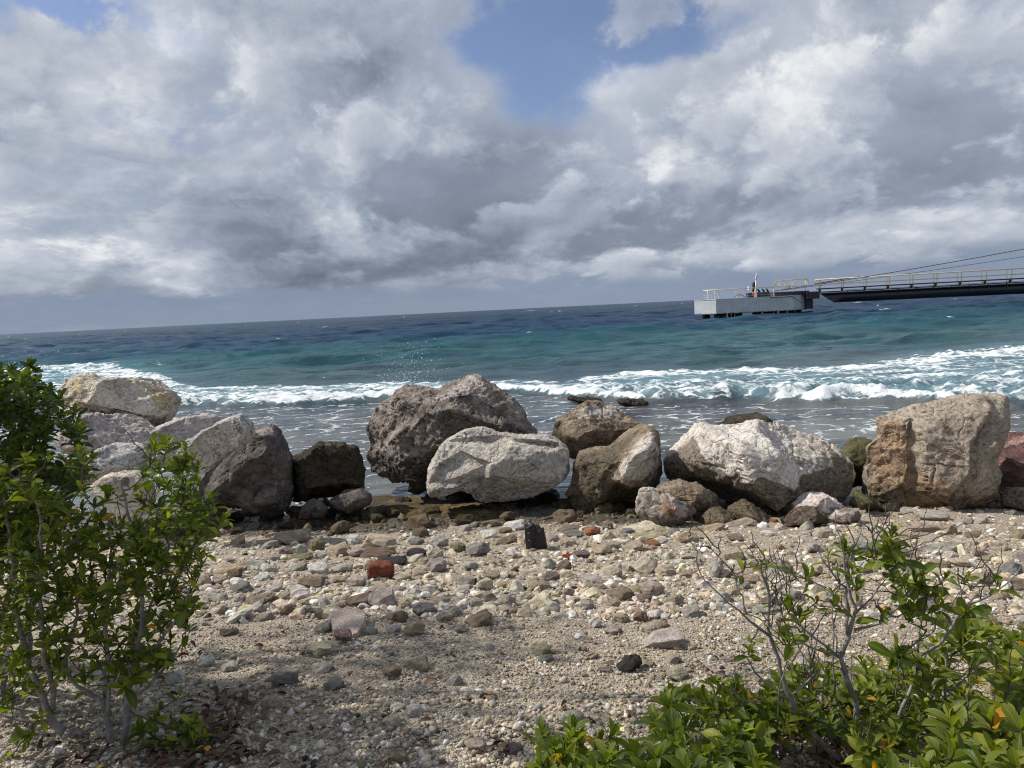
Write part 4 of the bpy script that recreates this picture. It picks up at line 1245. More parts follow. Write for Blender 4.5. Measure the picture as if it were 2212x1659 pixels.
HAND = [
    # crop, cx, cy, w, h, colour, kind, tilt, label, landmark phrase
    (ZA, 1755, 165, 230, 140, 'cream', 'block', 0.1, 'big cream angular stone in front of the olive reef shelf', 'the cream stone below the reef shelf'),
    (ZA, 740, 285, 300, 170, 'tan', 'wedge', -0.15, 'large tan wedge stone with a dark underside, near the shaded hollow', 'the large tan wedge stone'),
    (ZA, 690, 205, 140, 60, 'brown', 'flat', 0, 'wet brown stone tucked behind the large tan wedge', None),
    (ZA, 860, 220, 70, 90, 'cream', 'wedge', 0.5, 'small pale spike of stone beside the large tan wedge', None),
    (ZA, 930, 350, 160, 130, 'olive', 'round', 0, 'dark olive porous stone right of the large tan wedge', None),
    (ZA, 1120, 390, 220, 140, 'tan', 'round', 0, 'rounded tan brain coral stone with grooves', 'the grooved brain coral stone'),
    (ZA, 1440, 325, 300, 120, 'cream', 'block', -0.1, 'long cream stone with rough pitted top, right of the brain coral', 'the long cream stone'),
    (ZA, 1430, 415, 310, 90, 'brown', 'rod', 0, 'dark brown rod of coral below the long cream stone', None),
    (ZA, 690, 405, 130, 70, 'purple', 'block', 0, 'small purplish block under the large tan wedge', None),
    (ZA, 810, 455, 210, 75, 'olive', 'rod', 0, 'dark green-brown spiky coral rod under the olive stone', None),
    (ZA, 975, 440, 120, 80, 'pale grey', 'block', 0, 'smooth grey brick-shaped stone left of the brain coral', None),
    (ZA, 600, 455, 120, 75, 'pale grey', 'round', 0, 'grey pitted stone below and left of the purplish block', None),
    (ZA, 440, 500, 190, 110, 'greenish', 'rod', -0.35, 'grey-green porous slab sloping down to the right, by the left shrub', 'the grey-green porous slab'),
    (ZA, 560, 545, 130, 100, 'cream', 'round', 0, 'cream knobbly stone at the lower end of the grey-green slab', None),
    (ZA, 250, 550, 270, 90, 'tan', 'rod', 0.05, 'tan coral log lying by the left shrub', 'the tan coral log'),
    (ZA, 270, 585, 160, 90, 'brown', 'block', 0, 'brown block with pale flecks in front of the tan coral log', None),
    (ZA, 220, 490, 140, 55, 'tan', 'rod', 0.3, 'short tan coral finger above the coral log', None),
    (ZA, 440, 545, 90, 50, 'white', 'block', 0, 'small white loaf-shaped stone right of the coral log', None),
    (ZA, 160, 640, 185, 95, 'pinkish', 'flat', 0, 'flat pinkish stone below the brown flecked block', None),
    (ZA, 780, 535, 200, 85, 'greenish', 'rod', 0.3, 'pale green-grey stone rising to the right, left of the chalky lump', None),
    (ZA, 945, 550, 180, 115, 'white', 'round', 0, 'chalky white rough lump left of the red brick', 'the chalky white lump'),
    (ZA, 1150, 545, 170, 85, 'greenish', 'wedge', 0, 'broken stone with pale mint face between chalky lump and red brick', None),
    (ZA, 1065, 525, 70, 60, 'pale grey', 'round', 0, 'round grey pebble-like stone right of the chalky lump', None),
    (ZA, 1375, 520, 130, 130, 'tan', 'round', 0, 'tan stone peeking out behind the red brick', None),
    (ZA, 1540, 490, 270, 90, 'dark', 'rod', -0.05, 'black and white speckled coral log above the red brick', 'the black speckled coral log'),
    (ZA, 1740, 425, 190, 85, 'dark', 'round', 0, 'dark brown crusty coral lump right of the speckled log', None),
    (ZA, 1630, 605, 160, 90, 'cream', 'wedge', 0, 'cream peaked stone right of the red brick', 'the peaked cream stone'),
    (ZA, 1250, 650, 190, 100, 'pinkish', 'round', 0.1, 'pinkish pitted stone left and below the red brick', None),
    (ZA, 1140, 630, 160, 70, 'tan', 'rod', -0.1, 'smooth tan bone-shaped stone below the mint faced one', None),
    (ZA, 900, 660, 240, 110, 'grey brown', 'flat', -0.2, 'broad mottled grey-brown slab in front of the chalky lump', 'the mottled slab'),
    (ZA, 945, 620, 170, 60, 'tan', 'flat', -0.1, 'tan flat stone jutting from under the chalky lump', None),
    (ZA, 600, 700, 160, 90, 'pale grey', 'block', 0, 'grey angular stone below the knobbly cream one', None),
    (ZA, 480, 800, 260, 90, 'grey brown', 'flat', 0.1, 'flat brown slab in the middle of the left rubble', 'the flat brown slab'),
    (ZA, 670, 770, 170, 90, 'tan', 'flat', 0, 'tan layered stone right of the flat brown slab', None),
    (ZA, 310, 785, 130, 100, 'pale grey', 'round', 0, 'blue-grey rounded stone left of the flat brown slab', None),
    (ZA, 300, 945, 320, 90, 'white', 'rod', 0.42, 'white bone-like coral log slanting up to the right', 'the white coral log'),
    (ZA, 430, 870, 170, 90, 'pale grey', 'block', 0.2, 'pale stone behind the upper end of the white coral log', None),
    (ZA, 270, 870, 150, 70, 'pale grey', 'flat', 0, 'flat light grey stone above the white coral log', None),
    (ZA, 530, 930, 130, 65, 'pale grey', 'flat', 0, 'pale flat stone at the upper end of the white coral log', None),
    (ZA, 225, 1060, 170, 65, 'purple', 'flat', 0, 'flat purplish stone half buried below the white coral log', None),
    (ZA, 1290, 800, 260, 110, 'grey brown', 'flat', 0.15, 'wide flat brown-grey stone above the speckled slab', None),
    (ZA, 990, 810, 90, 80, 'pale grey', 'round', 0, 'small upright grey stone left of the wide flat one', None),
    (ZA, 1090, 845, 90, 50, 'pale grey', 'flat', 0, 'little blue-grey flat stone above the speckled slab', None),
    (ZA, 860, 880, 100, 80, 'grey', 'block', 0, 'dark grey block left above the speckled slab', None),
    (ZA, 965, 910, 110, 85, 'grey', 'block', 0, 'grey block touching the upper left of the speckled slab', None),
    (ZA, 1640, 825, 130, 110, 'cream', 'round', 0, 'round cream coral ball with dimpled skin', 'the dimpled coral ball'),
    (ZA, 1610, 935, 140, 110, 'grey brown', 'round', 0, 'grey pitted round stone right below the coral ball', None),
    (ZA, 1800, 870, 210, 130, 'grey', 'round', -0.2, 'broad grey domed stone right of the coral ball', 'the grey domed stone'),
    (ZA, 1930, 810, 190, 60, 'cream', 'rod', -0.1, 'cream cylinder of coral above the grey domed stone', None),
    (ZA, 1960, 935, 140, 85, 'pinkish', 'round', 0, 'pinkish round stone below right of the grey domed one', None),
    (ZA, 2040, 885, 130, 85, 'pale grey', 'flat', 0, 'pale grey stone right of the grey domed one', None),
    (ZA, 1560, 1030, 130, 85, 'white', 'wedge', 0.0, 'small white cone-shaped stone alone on the gravel', 'the white cone stone'),
    (ZA, 990, 1015, 130, 130, 'greenish', 'wedge', 0, 'pale green stone leaning on the left of the speckled slab', None),
    (ZA, 1370, 1050, 130, 75, 'greenish', 'block', 0, 'green-grey stone at the right foot of the speckled slab', None),
    (ZA, 1000, 1190, 300, 140, 'cream', 'rod', -0.22, 'smooth cream bean-shaped stone in front of the speckled slab', 'the bean-shaped stone'),
    (ZA, 825, 1220, 70, 40, 'cream', 'rod', 0.5, 'cream coral stick at the left of the bean-shaped stone', None),
    (ZA, 1190, 1250, 80, 40, 'pale grey', 'flat', 0, 'small pale chip right of the bean-shaped stone', None),
    (ZD, 530, 330, 185, 130, 'grey', 'wedge', 0, 'lone dark grey wedge stone on open gravel, lower left', 'the dark grey wedge stone'),
    (ZD, 1375, 248, 180, 105, 'tan', 'block', 0.1, 'lone tan pitted block on open gravel, lower middle', 'the tan pitted block'),
    (ZD, 1605, 340, 120, 90, 'pale grey', 'flat', 0.2, 'pale blue-grey shard right of the tan pitted block', 'the blue-grey shard'),
    (ZD, 1218, 605, 115, 110, 'cream', 'round', 0, 'cream dimpled coral lump low in the middle', 'the cream dimpled lump'),
    (ZD, 1245, 520, 95, 55, 'white', 'round', 0, 'white rounded stone touching the top of the cream dimpled lump', None),
    (ZD, 1250, 830, 130, 95, 'tan', 'round', 0, 'tan honeycombed stone at the bottom edge', 'the honeycombed stone'),
    (ZD, 1735, 765, 140, 80, 'cream', 'round', 0, 'cream domed stone near the low right foliage', None),
    (ZD, 1985, 780, 130, 80, 'purple', 'round', 0.1, 'purple-brown domed stone beside the low right foliage', None),
    (ZD, 2160, 610, 60, 130, 'pale grey', 'rod', 0.9, 'grey coral finger standing near the low right foliage', None),
    (ZD, 1160, 885, 70, 50, 'rusty', 'wedge', 0, 'rust red chip at the bottom edge', None),
    (ZD, 110, 525, 110, 50, 'pale grey', 'flat', 0.05, 'pale flat stone in the brown leaf litter', None),
    (ZD, 340, 640, 90, 50, 'pale grey', 'round', 0, 'pale grey oval stone right of the leaf litter', None),
    (ZD, 160, 810, 60, 65, 'white', 'wedge', 0, 'white three-cornered stone in the brown litter', None),
    (ZD, 60, 890, 90, 60, 'white', 'flat', 0, 'white stone at the bottom left corner of the litter', None),
    (ZD, 40, 225, 120, 90, 'white', 'round', 0, 'white and pink knobbly coral lump right of the left shrub', None),
    (ZB, 700, 290, 0, 0, None, None, 0, None, None),
    (ZB, 225, 390, 200, 140, 'grey', 'wedge', 0, 'grey pyramid stone with white cap, left of the charred stump', 'the grey pyramid stone'),
    (ZB, 60, 375, 150, 100, 'olive', 'round', 0.1, 'olive pitted stone left of the grey pyramid', None),
    (ZB, 460, 315, 180, 95, 'brown', 'block', 0, 'red-brown block left of the charred stump', None),
    (ZB, 305, 260, 140, 110, 'white', 'block', -0.4, 'white broken stone tilted down, above the red-brown block', None),
    (ZB, 310, 185, 220, 60, 'cream', 'rod', 0.08, 'long white coral log near the reef shelf', 'the long white coral log'),
    (ZB, 510, 205, 190, 100, 'white', 'wedge', 0, 'white peaked stone behind the charred stump', None),
    (ZB, 445, 240, 120, 60, 'olive', 'round', 0, 'olive rounded stone in front of the white peaked one', None),
    (ZB, 940, 330, 160, 90, 'cream', 'round', 0, 'cream hollowed stone right of the charred stump', 'the cream hollowed stone'),
    (ZB, 830, 300, 110, 80, 'greenish', 'round', 0, 'grey-green rounded stone touching the charred stump', None),
    (ZB, 990, 275, 160, 60, 'grey', 'round', 0, 'grey lens-shaped stone above the cream hollowed one', None),
    (ZB, 980, 235, 250, 50, 'grey brown', 'rod', -0.08, 'long dark coral stick behind the grey lens stone', None),
    (ZB, 1140, 245, 140, 95, 'rusty', 'wedge', 0, 'pale stone with orange face under the rust-stained rock', None),
    (ZB, 1045, 190, 110, 75, 'cream', 'wedge', -0.5, 'pale slanting slab left of the orange faced stone', None),
    (ZB, 1260, 200, 110, 80, 'purple', 'round', 0, 'purplish round stone below the mossy ball', None),
    (ZB, 1345, 60, 120, 85, 'olive', 'round', 0, 'mossy ball-shaped stone at the foot of the pointed boulder', None),
    (ZB, 1540, 215, 350, 110, 'cream', 'flat', 0, 'wide pale coral slab below the rust-stained rock', 'the wide pale coral slab'),
    (ZB, 1430, 245, 130, 60, 'grey', 'round', 0, 'smooth dark grey stone on the front of the pale coral slab', None),
    (ZB, 1805, 250, 120, 65, 'grey', 'round', 0, 'round grey-green stone right of the wide pale slab', None),
    (ZB, 1590, 290, 320, 60, 'tan', 'rod', 0.15, 'long tan coral branch below the pale coral slab', None),
    (ZB, 1470, 370, 190, 90, 'tan', 'block', 0.1, 'tan porous coral chunk in mid rubble', None),
    (ZB, 1630, 345, 130, 60, 'rusty', 'round', 0, 'rust brown crumbly lump beside the tan chunk', None),
    (ZB, 1700, 320, 120, 70, 'white', 'round', 0, 'white smooth stone above the rust brown lump', None),
    (ZB, 1315, 360, 120, 80, 'pinkish', 'round', 0, 'pink-grey rounded stone in mid rubble', None),
    (ZB, 1220, 400, 170, 85, 'tan', 'wedge', 0, 'orange-tan peaked stone left of the pink-grey one', None),
    (ZB, 1060, 435, 140, 70, 'purple', 'round', 0, 'dark purple stone right of the small red brick piece', None),
    (ZB, 940, 450, 110, 60, 'red', 'block', -0.2, 'small red brick fragment below right of the charred stump', None),
    (ZB, 920, 520, 130, 105, 'grey brown', 'round', 0.2, 'grey-brown heart-shaped stone under the small brick fragment', 'the heart-shaped stone'),
    (ZB, 815, 610, 150, 90, 'purple', 'round', 0, 'purple-grey stone with white top, left of the heart-shaped one', None),
    (ZB, 940, 600, 120, 60, 'tan', 'round', 0, 'tan oval stone right of the purple-grey one', None),
    (ZB, 860, 690, 95, 55, 'white', 'block', 0, 'bright white chip below the purple-grey stone', None),
    (ZB, 720, 680, 200, 95, 'tan', 'round', -0.1, 'tan lumpy stone left of the bright white chip', None),
    (ZB, 1570, 515, 250, 190, 'cream', 'wedge', 0, 'large cream folded rock in the right-hand rubble', 'the large cream folded rock'),
    (ZB, 1730, 555, 180, 120, 'cream', 'round', 0, 'cream rounded rock joined to the right of the folded one', None),
    (ZB, 1830, 490, 130, 40, 'white', 'flat', 0, 'brilliant white flat shard right of the folded rock', None),
    (ZB, 1915, 595, 170, 75, 'tan', 'flat', -0.15, 'yellow-tan slab right of the folded rock', None),
    (ZB, 1950, 450, 200, 55, 'greenish', 'flat', 0, 'pale green flat stone above the white shard', None),
    (ZB, 340, 600, 130, 85, 'tan', 'round', 0, 'tan domed stone left of the yellow cornered one', None),
    (ZB, 440, 600, 75, 80, 'cream', 'block', 0, 'yellowish cornered little stone beside the tan domed one', None),
    (ZB, 110, 650, 250, 95, 'greenish', 'flat', -0.2, 'broad grey-green slab with holes in mid beach', 'the holed grey-green slab'),
    (ZB, 430, 675, 150, 65, 'tan', 'round', 0, 'tan oval dimpled stone below the tan domed one', None),
    (ZB, 205, 815, 125, 90, 'pale grey', 'round', 0, 'grey round stone with tiny holes', 'the tiny-holed grey stone'),
    (ZB, 455, 805, 160, 90, 'pale grey', 'wedge', 0, 'pale green-white stone right of the tiny-holed one', None),
    (ZB, 610, 765, 110, 85, 'cream', 'round', 0, 'cream smooth stone in the middle of the beach', None),
    (ZB, 680, 820, 300, 105, 'cream', 'rod', 0.35, 'long cream coral log sloping up to the right, mid beach', 'the long cream coral log'),
    (ZB, 850, 815, 170, 60, 'pinkish', 'rod', -0.12, 'pink-edged flat stone at the end of the long cream log', None),
    (ZB, 1000, 810, 150, 65, 'tan', 'rod', 0.15, 'tan leaf-shaped stone right of the pink-edged one', None),
    (ZB, 1100, 840, 120, 85, 'greenish', 'round', 0, 'pale mint round stone right of the leaf-shaped one', None),
    (ZB, 1175, 705, 190, 55, 'tan', 'flat', 0, 'flat oval tan stone in mid beach', None),
    (ZB, 1265, 640, 120, 65, 'pale grey', 'round', 0.2, 'pale oval stone left of the folded rock', None),
    (ZB, 1320, 820, 110, 85, 'tan', 'round', 0.3, 'tan egg-shaped stone in mid beach', None),
    (ZB, 1560, 780, 140, 80, 'grey brown', 'wedge', 0, 'brown-grey cornered stone left of the curved slab', None),
    (ZB, 1790, 815, 220, 100, 'tan', 'rod', 0.25, 'curved tan coral slab with ribbed side', 'the curved coral slab'),
    (ZB, 1165, 980, 110, 105, 'white', 'round', 0, 'white upright stone with black hole', 'the white holed stone'),
    (ZB, 1310, 1045, 170, 75, 'pale grey', 'rod', -0.2, 'grey-green curved stone right of the white holed one', None),
    (ZB, 1375, 945, 140, 105, 'tan', 'round', 0, 'tan rough boulderlet left of the orange-topped stone', None),
    (ZB, 1535, 935, 130, 100, 'grey brown', 'block', 0, 'brown-grey stone with orange top', 'the orange-topped stone'),
    (ZB, 1655, 915, 140, 90, 'white', 'wedge', 0, 'clean white angular stone right of the orange-topped one', None),
    (ZB, 1600, 1035, 140, 90, 'cream', 'round', 0.2, 'cream ribbed stone above the big grey slab', None),
    (ZB, 1705, 1000, 130, 85, 'tan', 'round', 0, 'tan ribbed stone right of the cream ribbed one', None),
    (ZB, 1680, 1135, 430, 130, 'pale grey', 'flat', 0.3, 'big flat grey spongy slab on the gravel', 'the big grey spongy slab'),
    (ZB, 1920, 1175, 140, 65, 'cream', 'flat', -0.15, 'pale flat stone right of the big grey slab', None),
    (ZB, 740, 1195, 190, 110, 'tan', 'round', 0, 'tan dotted coral dome half sunk in the gravel', 'the dotted coral dome'),
    (ZB, 770, 1275, 140, 65, 'grey', 'round', 0, 'blue-grey wrinkled stone in front of the dotted dome', None),
    (ZB, 845, 1200, 45, 85, 'cream', 'rod', 1.2, 'little upright cream coral finger at the right of the dotted dome', None),
    (ZB, 1440, 1310, 230, 160, 'dark', 'wedge', 0.3, 'black coal-like rock on the pale gravel', 'the black coal-like rock'),
    (ZB, 1255, 1365, 110, 45, 'pinkish', 'flat', 0, 'pink shell-like flat piece left of the black rock', None),
    (ZB, 1140, 1250, 120, 60, 'tan', 'round', 0, 'tan half-buried coral stone left of the black rock', None),
    (ZB, 230, 950, 240, 150, 'grey brown', 'block', 0, 'brown crusty rock at the edge of the open gravel', 'the brown crusty rock'),
    (ZB, 90, 1030, 110, 80, 'pale grey', 'block', 0, 'grey squared stone in front of the brown crusty rock', None),
    (ZB, 485, 890, 140, 55, 'pinkish', 'round', 0, 'orange-pink stone right of the brown crusty rock', None),
    (ZB, 335, 1180, 60, 70, 'pale grey', 'rod', 0.8, 'small lilac-grey spike of stone on open gravel', None),
    (ZC, 820, 30, 0, 0, None, None, 0, None, None),
    (ZC, 425, 140, 230, 60, 'pinkish', 'flat', 0, 'pink crusted flat rock left of the porous one', None),
    (ZC, 625, 130, 60, 35, 'rusty', 'round', 0, 'small rust red pebble left of the porous rock', None),
    (ZC, 215, 175, 230, 60, 'tan', 'flat', 0.1, 'tan flat rock at the foot of the low brown rocks', None),
    (ZC, 420, 285, 190, 45, 'tan', 'flat', 0, 'long tan flat stone with a dark shadow side', None),
    (ZC, 650, 290, 85, 55, 'tan', 'round', 0, 'tan round stone right of the long flat one', None),
    (ZC, 380, 240, 110, 50, 'grey brown', 'round', 0, 'brown-grey stone above the long flat one', None),
    (ZC, 590, 212, 90, 40, 'white', 'round', 0, 'small white oval stone in the right gravel', None),
    (ZC, 385, 355, 150, 70, 'olive', 'flat', -0.2, 'olive-brown slab with holes, left of the right shrub', 'the holed olive slab'),
    (ZC, 265, 435, 150, 120, 'pale grey', 'rod', 0.9, 'grey forked coral piece left of the holed slab', None),
    (ZC, 315, 465, 90, 65, 'purple', 'round', 0, 'mauve speckled stone by the forked coral piece', None),
    (ZC, 700, 430, 110, 70, 'grey', 'block', 0, 'black-and-grey barnacled lump behind the right shrub', None),
    (ZC, 480, 500, 130, 70, 'tan', 'flat', 0, 'tan flat stone behind the twigs of the right shrub', None),
    (ZC, 425, 535, 110, 70, 'pale grey', 'round', 0, 'pale pair-like stone behind the bare twigs', None),
    (ZC, 870, 300, 120, 80, 'pale grey', 'wedge', 0, 'pale peaked stone behind the right shrub', None),
    (ZC, 1200, 300, 190, 90, 'grey', 'flat', 0, 'smooth grey slab behind the top of the right shrub', None),
    (ZC, 1540, 175, 250, 65, 'pinkish', 'flat', 0.15, 'pale pink slab right of the top leaf cluster', 'the pale pink slab'),
    (ZC, 1630, 105, 210, 65, 'pale grey', 'round', 0, 'pale grey double-domed coral under the orange boulder', 'the double-domed coral'),
    (ZC, 1700, 300, 260, 80, 'pale grey', 'flat', 0.1, 'pale minty fish-shaped stone on the right gravel', 'the fish-shaped stone'),
    (ZC, 1890, 218, 110, 50, 'grey brown', 'wedge', 0, 'brown-grey cornered stone right of the pale pink slab', None),
    (ZC, 1880, 262, 80, 50, 'cream', 'round', 0, 'cream round stone right of the fish-shaped one', None),
    (ZC, 1690, 405, 110, 60, 'tan', 'round', 0, 'tan oval stone right of the leaves, mid right', None),
    (ZC, 1800, 395, 130, 65, 'cream', 'round', 0, 'cream porous stone beside the tan oval one', None),
    (ZC, 1980, 370, 110, 40, 'tan', 'flat', 0, 'tan flat disc at the right', None),
    (ZC, 2190, 210, 130, 90, 'tan', 'round', 0, 'tan-green stone cut by the right edge', None),
    (ZC, 1290, 60, 80, 50, 'cream', 'block', 0, 'little cream tooth-shaped stone under the orange boulder', None),
    (ZC, 1260, 85, 140, 45, 'pale grey', 'flat', 0, 'flat pale stone under the tooth-shaped one', None),
    (ZC, 1920, 125, 120, 60, 'pale grey', 'rod', 0.5, 'pale slanting stone right of the double-domed coral', None),
    (ZC, 1985, 20, 120, 70, 'greenish', 'rod', -0.1, 'pile-topping pale green stone beside the pink rock', None),
    (ZC, 2130, 75, 80, 45, 'grey', 'round', 0, 'grey round stone in front of the pink rock', None),
    (ZC, 1720, 55, 100, 35, 'cream', 'flat', 0, 'cream flat stone under the right foot of the orange boulder', None),
]
for (Zf, cx, cy, w, h, colr, kind, tl, lab, mark) in HAND:
    if not w:
        continue
    s = {id(ZA): 2.011, id(ZB): 2.011, id(ZC): 1.5845, id(ZD): 1.58}[id(Zf)] * 1.8517
    (px, py), = Zf([(cx, cy)])
    put_stone('stone', px, py, w / s, h / s, colr, kind, lab, tilt=tl, spin=random.uniform(-0.2, 0.2))
    if mark:
        MARKS.append((px, py, mark))


# ---- pieces that are not natural stones
def lump_mesh(name, dims, seed, bev=0.12, rough=0.04, sub=4, p=6.0):
    V, Fc = ico(sub)
    W = V / (np.abs(V) ** p).sum(1)[:, None] ** (1 / p)
    o = np.random.default_rng(seed).uniform(0, 30, 3)
    W = W * (1 + rough * fbm(W * 2.1 + o, 4) + rough * 0.8 * fbm(W * 7 + o, 3))[:, None]
    return mesh_np(name, W * np.array(dims) / 2, Fc)


def red_brick():
    (px, py), = ZA([(1455, 578)])
    G = on_ground(px, py + 17)
    u = G[1] / VF
    mt = rock_material('red_brick', (0.27, 0.095, 0.06), (0.19, 0.062, 0.04), (0.09, 0.03, 0.02), speck=0.12, pits=40, pit_amt=0.8, grain=70, bump=0.6, cracks=0, scale=3.0)
    o = link('brick', lump_mesh('brick', (58 * u, 0.11, 39 * u), 4, rough=0.17, p=4.5), mt, loc=(at_depth(px, py, G[1] + 0.06)[0], G[1] + 0.06, gz(G[0], G[1]) + 15 * u))
    o.rotation_euler = (0.12, 0.06, 0.15)
    tag(o, 'worn brick red block lying in the rubble', 'brick')
    PLACED.append((px, py, 28, 20)); MARKS.append((px, py, 'the red brick'))


red_brick()


def speckled(name, base, fleck, scale=60):
    mt, t = new_mat(name)
    co = t.n('ShaderNodeTexCoord').outputs['Object']
    v = t.n('ShaderNodeTexVoronoi', {'Scale': float(scale)}, feature='F1')
    t.nt.links.new(t.vmath('ADD', co, t.vmath('SCALE', t.noise(co, 30, 2, 0.5, out='Color'), scale=0.02)), v.inputs['Vector'])
    rc = t.n('ShaderNodeSeparateColor', {0: v.outputs['Color']}).outputs[0]
    fk = t.math('MULTIPLY', t.step(v.outputs['Distance'], 0.55, 0.42), t.step(rc, 0.45, 0.5))
    b = t.mix(t.noise(co, 9, 5, 0.6), tuple(x * 0.75 for x in base), tuple(x * 1.2 for x in base))
    setin(t, t.b, Base_Color=t.mix(fk, b, fleck), Roughness=0.85, Normal=t.bump(t.noise(co, 60, 4, 0.6), 0.4, 0.005))
    return mt


def slab_on_ground(name, Zf, poly, thick, mat, label, cat, lift=0.0, lean=0.55):
    """a flat broken slab lying tilted on the gravel"""
    pts = Zf(poly)
    g = np.array([on_ground(*p) for p in pts])
    low = g[:, 1].min()
    P = []
    for p, q in zip(pts, g):
        D = low + (q[1] - low) * (1 - lean * 0.55)
        P.append(at_depth(p[0], p[1], D))
    P = np.array(P)
    c = P.mean(0)
    nrm = np.linalg.svd(P - c)[2][2]
    if nrm[2] < 0:
        nrm = -nrm
    P = P - np.outer((P - c) @ nrm, nrm)
    mb = MB()
    n = len(P)
    top = P + nrm * 0
    bot = P - nrm * thick
    mb.add(np.concatenate([bot, top]) - c, [tuple(range(n - 1, -1, -1)), tuple(range(n, 2 * n))] + [(i, (i + 1) % n, n + (i + 1) % n, n + i) for i in range(n)])
    o = mb.build(name, mat, bevel=0.006)
    o.location = c + np.array([0, 0, lift])
    tag(o, label, cat)
    return o


M_TERR = speckled('speckled_terrazzo', (0.36, 0.285, 0.235), (0.52, 0.45, 0.38), 95)
M_TERR2 = speckled('purple_terrazzo', (0.20, 0.115, 0.115), (0.42, 0.32, 0.32), 110)
slab_on_ground('terrazzo_slab', ZA, [(1040, 930), (1180, 918), (1325, 915), (1335, 960), (1320, 1020), (1270, 1110), (1235, 1120), (1190, 1095), (1075, 1080), (1055, 1010)], 0.07, M_TERR,
               'broken pinkish slab with pale flecks, biggest piece of tile', 'slab', lift=0.03)
slab_on_ground('terrazzo_block', ZA, [(1090, 1075), (1215, 1080), (1215, 1155), (1085, 1145)], 0.045, M_TERR2, 'small purple flecked block leaning on the speckled slab', 'block', lift=0.035, lean=1.2)
(px, py), = ZA([(1190, 1020)])
PLACED.append((px, py, 42, 30)); MARKS.append((px, py, 'the speckled slab'))


def charred_stump():
    (px, py), = ZB([(695, 290)])
    G = on_ground(px - 4, py + 30)
    u = G[1] / VF
    mt, t = new_mat('charred_wood')
    co = t.n('ShaderNodeTexCoord').outputs['Object']
    n = t.noise(t.vmath('MULTIPLY', co, (1, 1, 0.25)), 22, 6, 0.65)
    low = t.step(t.math('ADD', t.n('ShaderNodeSeparateXYZ', {0: co}).outputs[2], t.math('MULTIPLY', n, 0.05)), 0.09, 0.03)
    c = t.mix(t.step(n, 0.4, 0.7), (0.006, 0.005, 0.006), (0.028, 0.022, 0.022))
    c = t.mix(t.math('MULTIPLY', low, 0.55), c, (0.05, 0.022, 0.014))
    v = t.voro(t.vmath('MULTIPLY', co, (1, 1, 0.45)), 42, 'DISTANCE_TO_EDGE')
    setin(t, t.b, Base_Color=c, Roughness=0.55, Normal=t.bump(t.math('ADD', t.step(v, 0.0, 0.12), n), 0.8, 0.008))
    V, F = [], []
    sides, rows = 40, 26
    hh, ww = 62 * u, 46 * u
    for r in range(rows):
        f = r / (rows - 1)
        for k in range(sides):
            a = 2 * math.pi * k / sides
            ca, sa = math.cos(a), math.sin(a)
            q = (abs(ca) ** 3.2 + abs(sa) ** 3.2) ** (-1 / 3.2)
            rad = q * (0.5 * ww) * (1.08 - 0.16 * f) * (1 + 0.05 * float(perlin(np.array([ca * 2, sa * 2, f * 3]))) + 0.03 * math.sin(9 * a))
            top = hh * (1.0 - 0.30 * max(0, ca) + 0.08 * math.sin(7 * a) + 0.05 * math.sin(3 * a + 1))
            V.append((ca * rad - 0.1 * ww * f, sa * rad * 0.75, f * top))
    for r in range(rows - 1):
        for k in range(sides):
            k2 = (k + 1) % sides
            F.append((r * sides + k, r * sides + k2, (r + 1) * sides + k2, (r + 1) * sides + k))
    V.append((-0.05 * ww, 0, hh * 0.72))
    b = (rows - 1) * sides
    mb = MB(); mb.v = V
    mb.f = F + [(b + k, b + (k + 1) % sides, len(V) - 1) for k in range(sides)] + [tuple(range(sides - 1, -1, -1))]
    o = mb.build('charred_stump', mt, smooth=True)
    o.location = (at_depth(px, py, G[1] + 0.08)[0], G[1] + 0.08, float(gz(G[0], G[1])) - 0.03)
    tag(o, 'black charred wooden stump standing upright in the rubble', 'stump')
    PLACED.append((px, py, 24, 32)); MARKS.append((px, py, 'the charred stump'))


charred_stump()
for o in ROCKS:
    c = to_px(np.array(o.location))[0]


# ---- the rest of the countable stones
def dens(px, py):
    """how stony the beach is at a pixel, 0..1 (read off the photograph)"""
    if py > 1360:
        return 0.05
    base = np.interp(py, [1085, 1120, 1300, 1345, 1365], [0.9, 1.0, 1.0, 0.7, 0.1])
    if px > 1500:
        base *= np.interp(px, [1500, 1620, 2212], [0.8, 0.42, 0.5])
    return float(base)


GROUND_TOP = [(0, 1110), (480, 1105), (640, 1120), (900, 1100), (1000, 1100), (1200, 1105), (1370, 1110), (1440, 1135), (1700, 1125), (1860, 1105), (2100, 1090), (2212, 1105)]
KINDS = ['round', 'round', 'block', 'flat', 'rod', 'wedge']
CN = ['tan', 'tan', 'cream', 'cream', 'cream', 'cream', 'pale grey', 'pale grey', 'pale grey', 'grey', 'grey brown', 'pinkish', 'white', 'white', 'greenish']
SHAPE = {'round': 'rounded', 'block': 'blocky', 'flat': 'flat', 'rod': 'long', 'wedge': 'pointed'}


def where(px, py):
    """phrase that locates a pixel by the nearest landmarks"""
    ms = sorted(MARKS, key=lambda m: (m[0] - px) ** 2 + (1.6 * (m[1] - py)) ** 2)
    out = []
    for m in ms[:4]:
        dx, dy = px - m[0], py - m[1]
        side = ('right of ' if dx > 0 else 'left of ') if abs(dx) > 1.3 * abs(dy) else ('below ' if dy > 0 else 'above ')
        d = math.hypot(dx, dy)
        out.append(('just ' if d < 45 else 'further ' if d > 110 else '') + side + m[2])
    return out


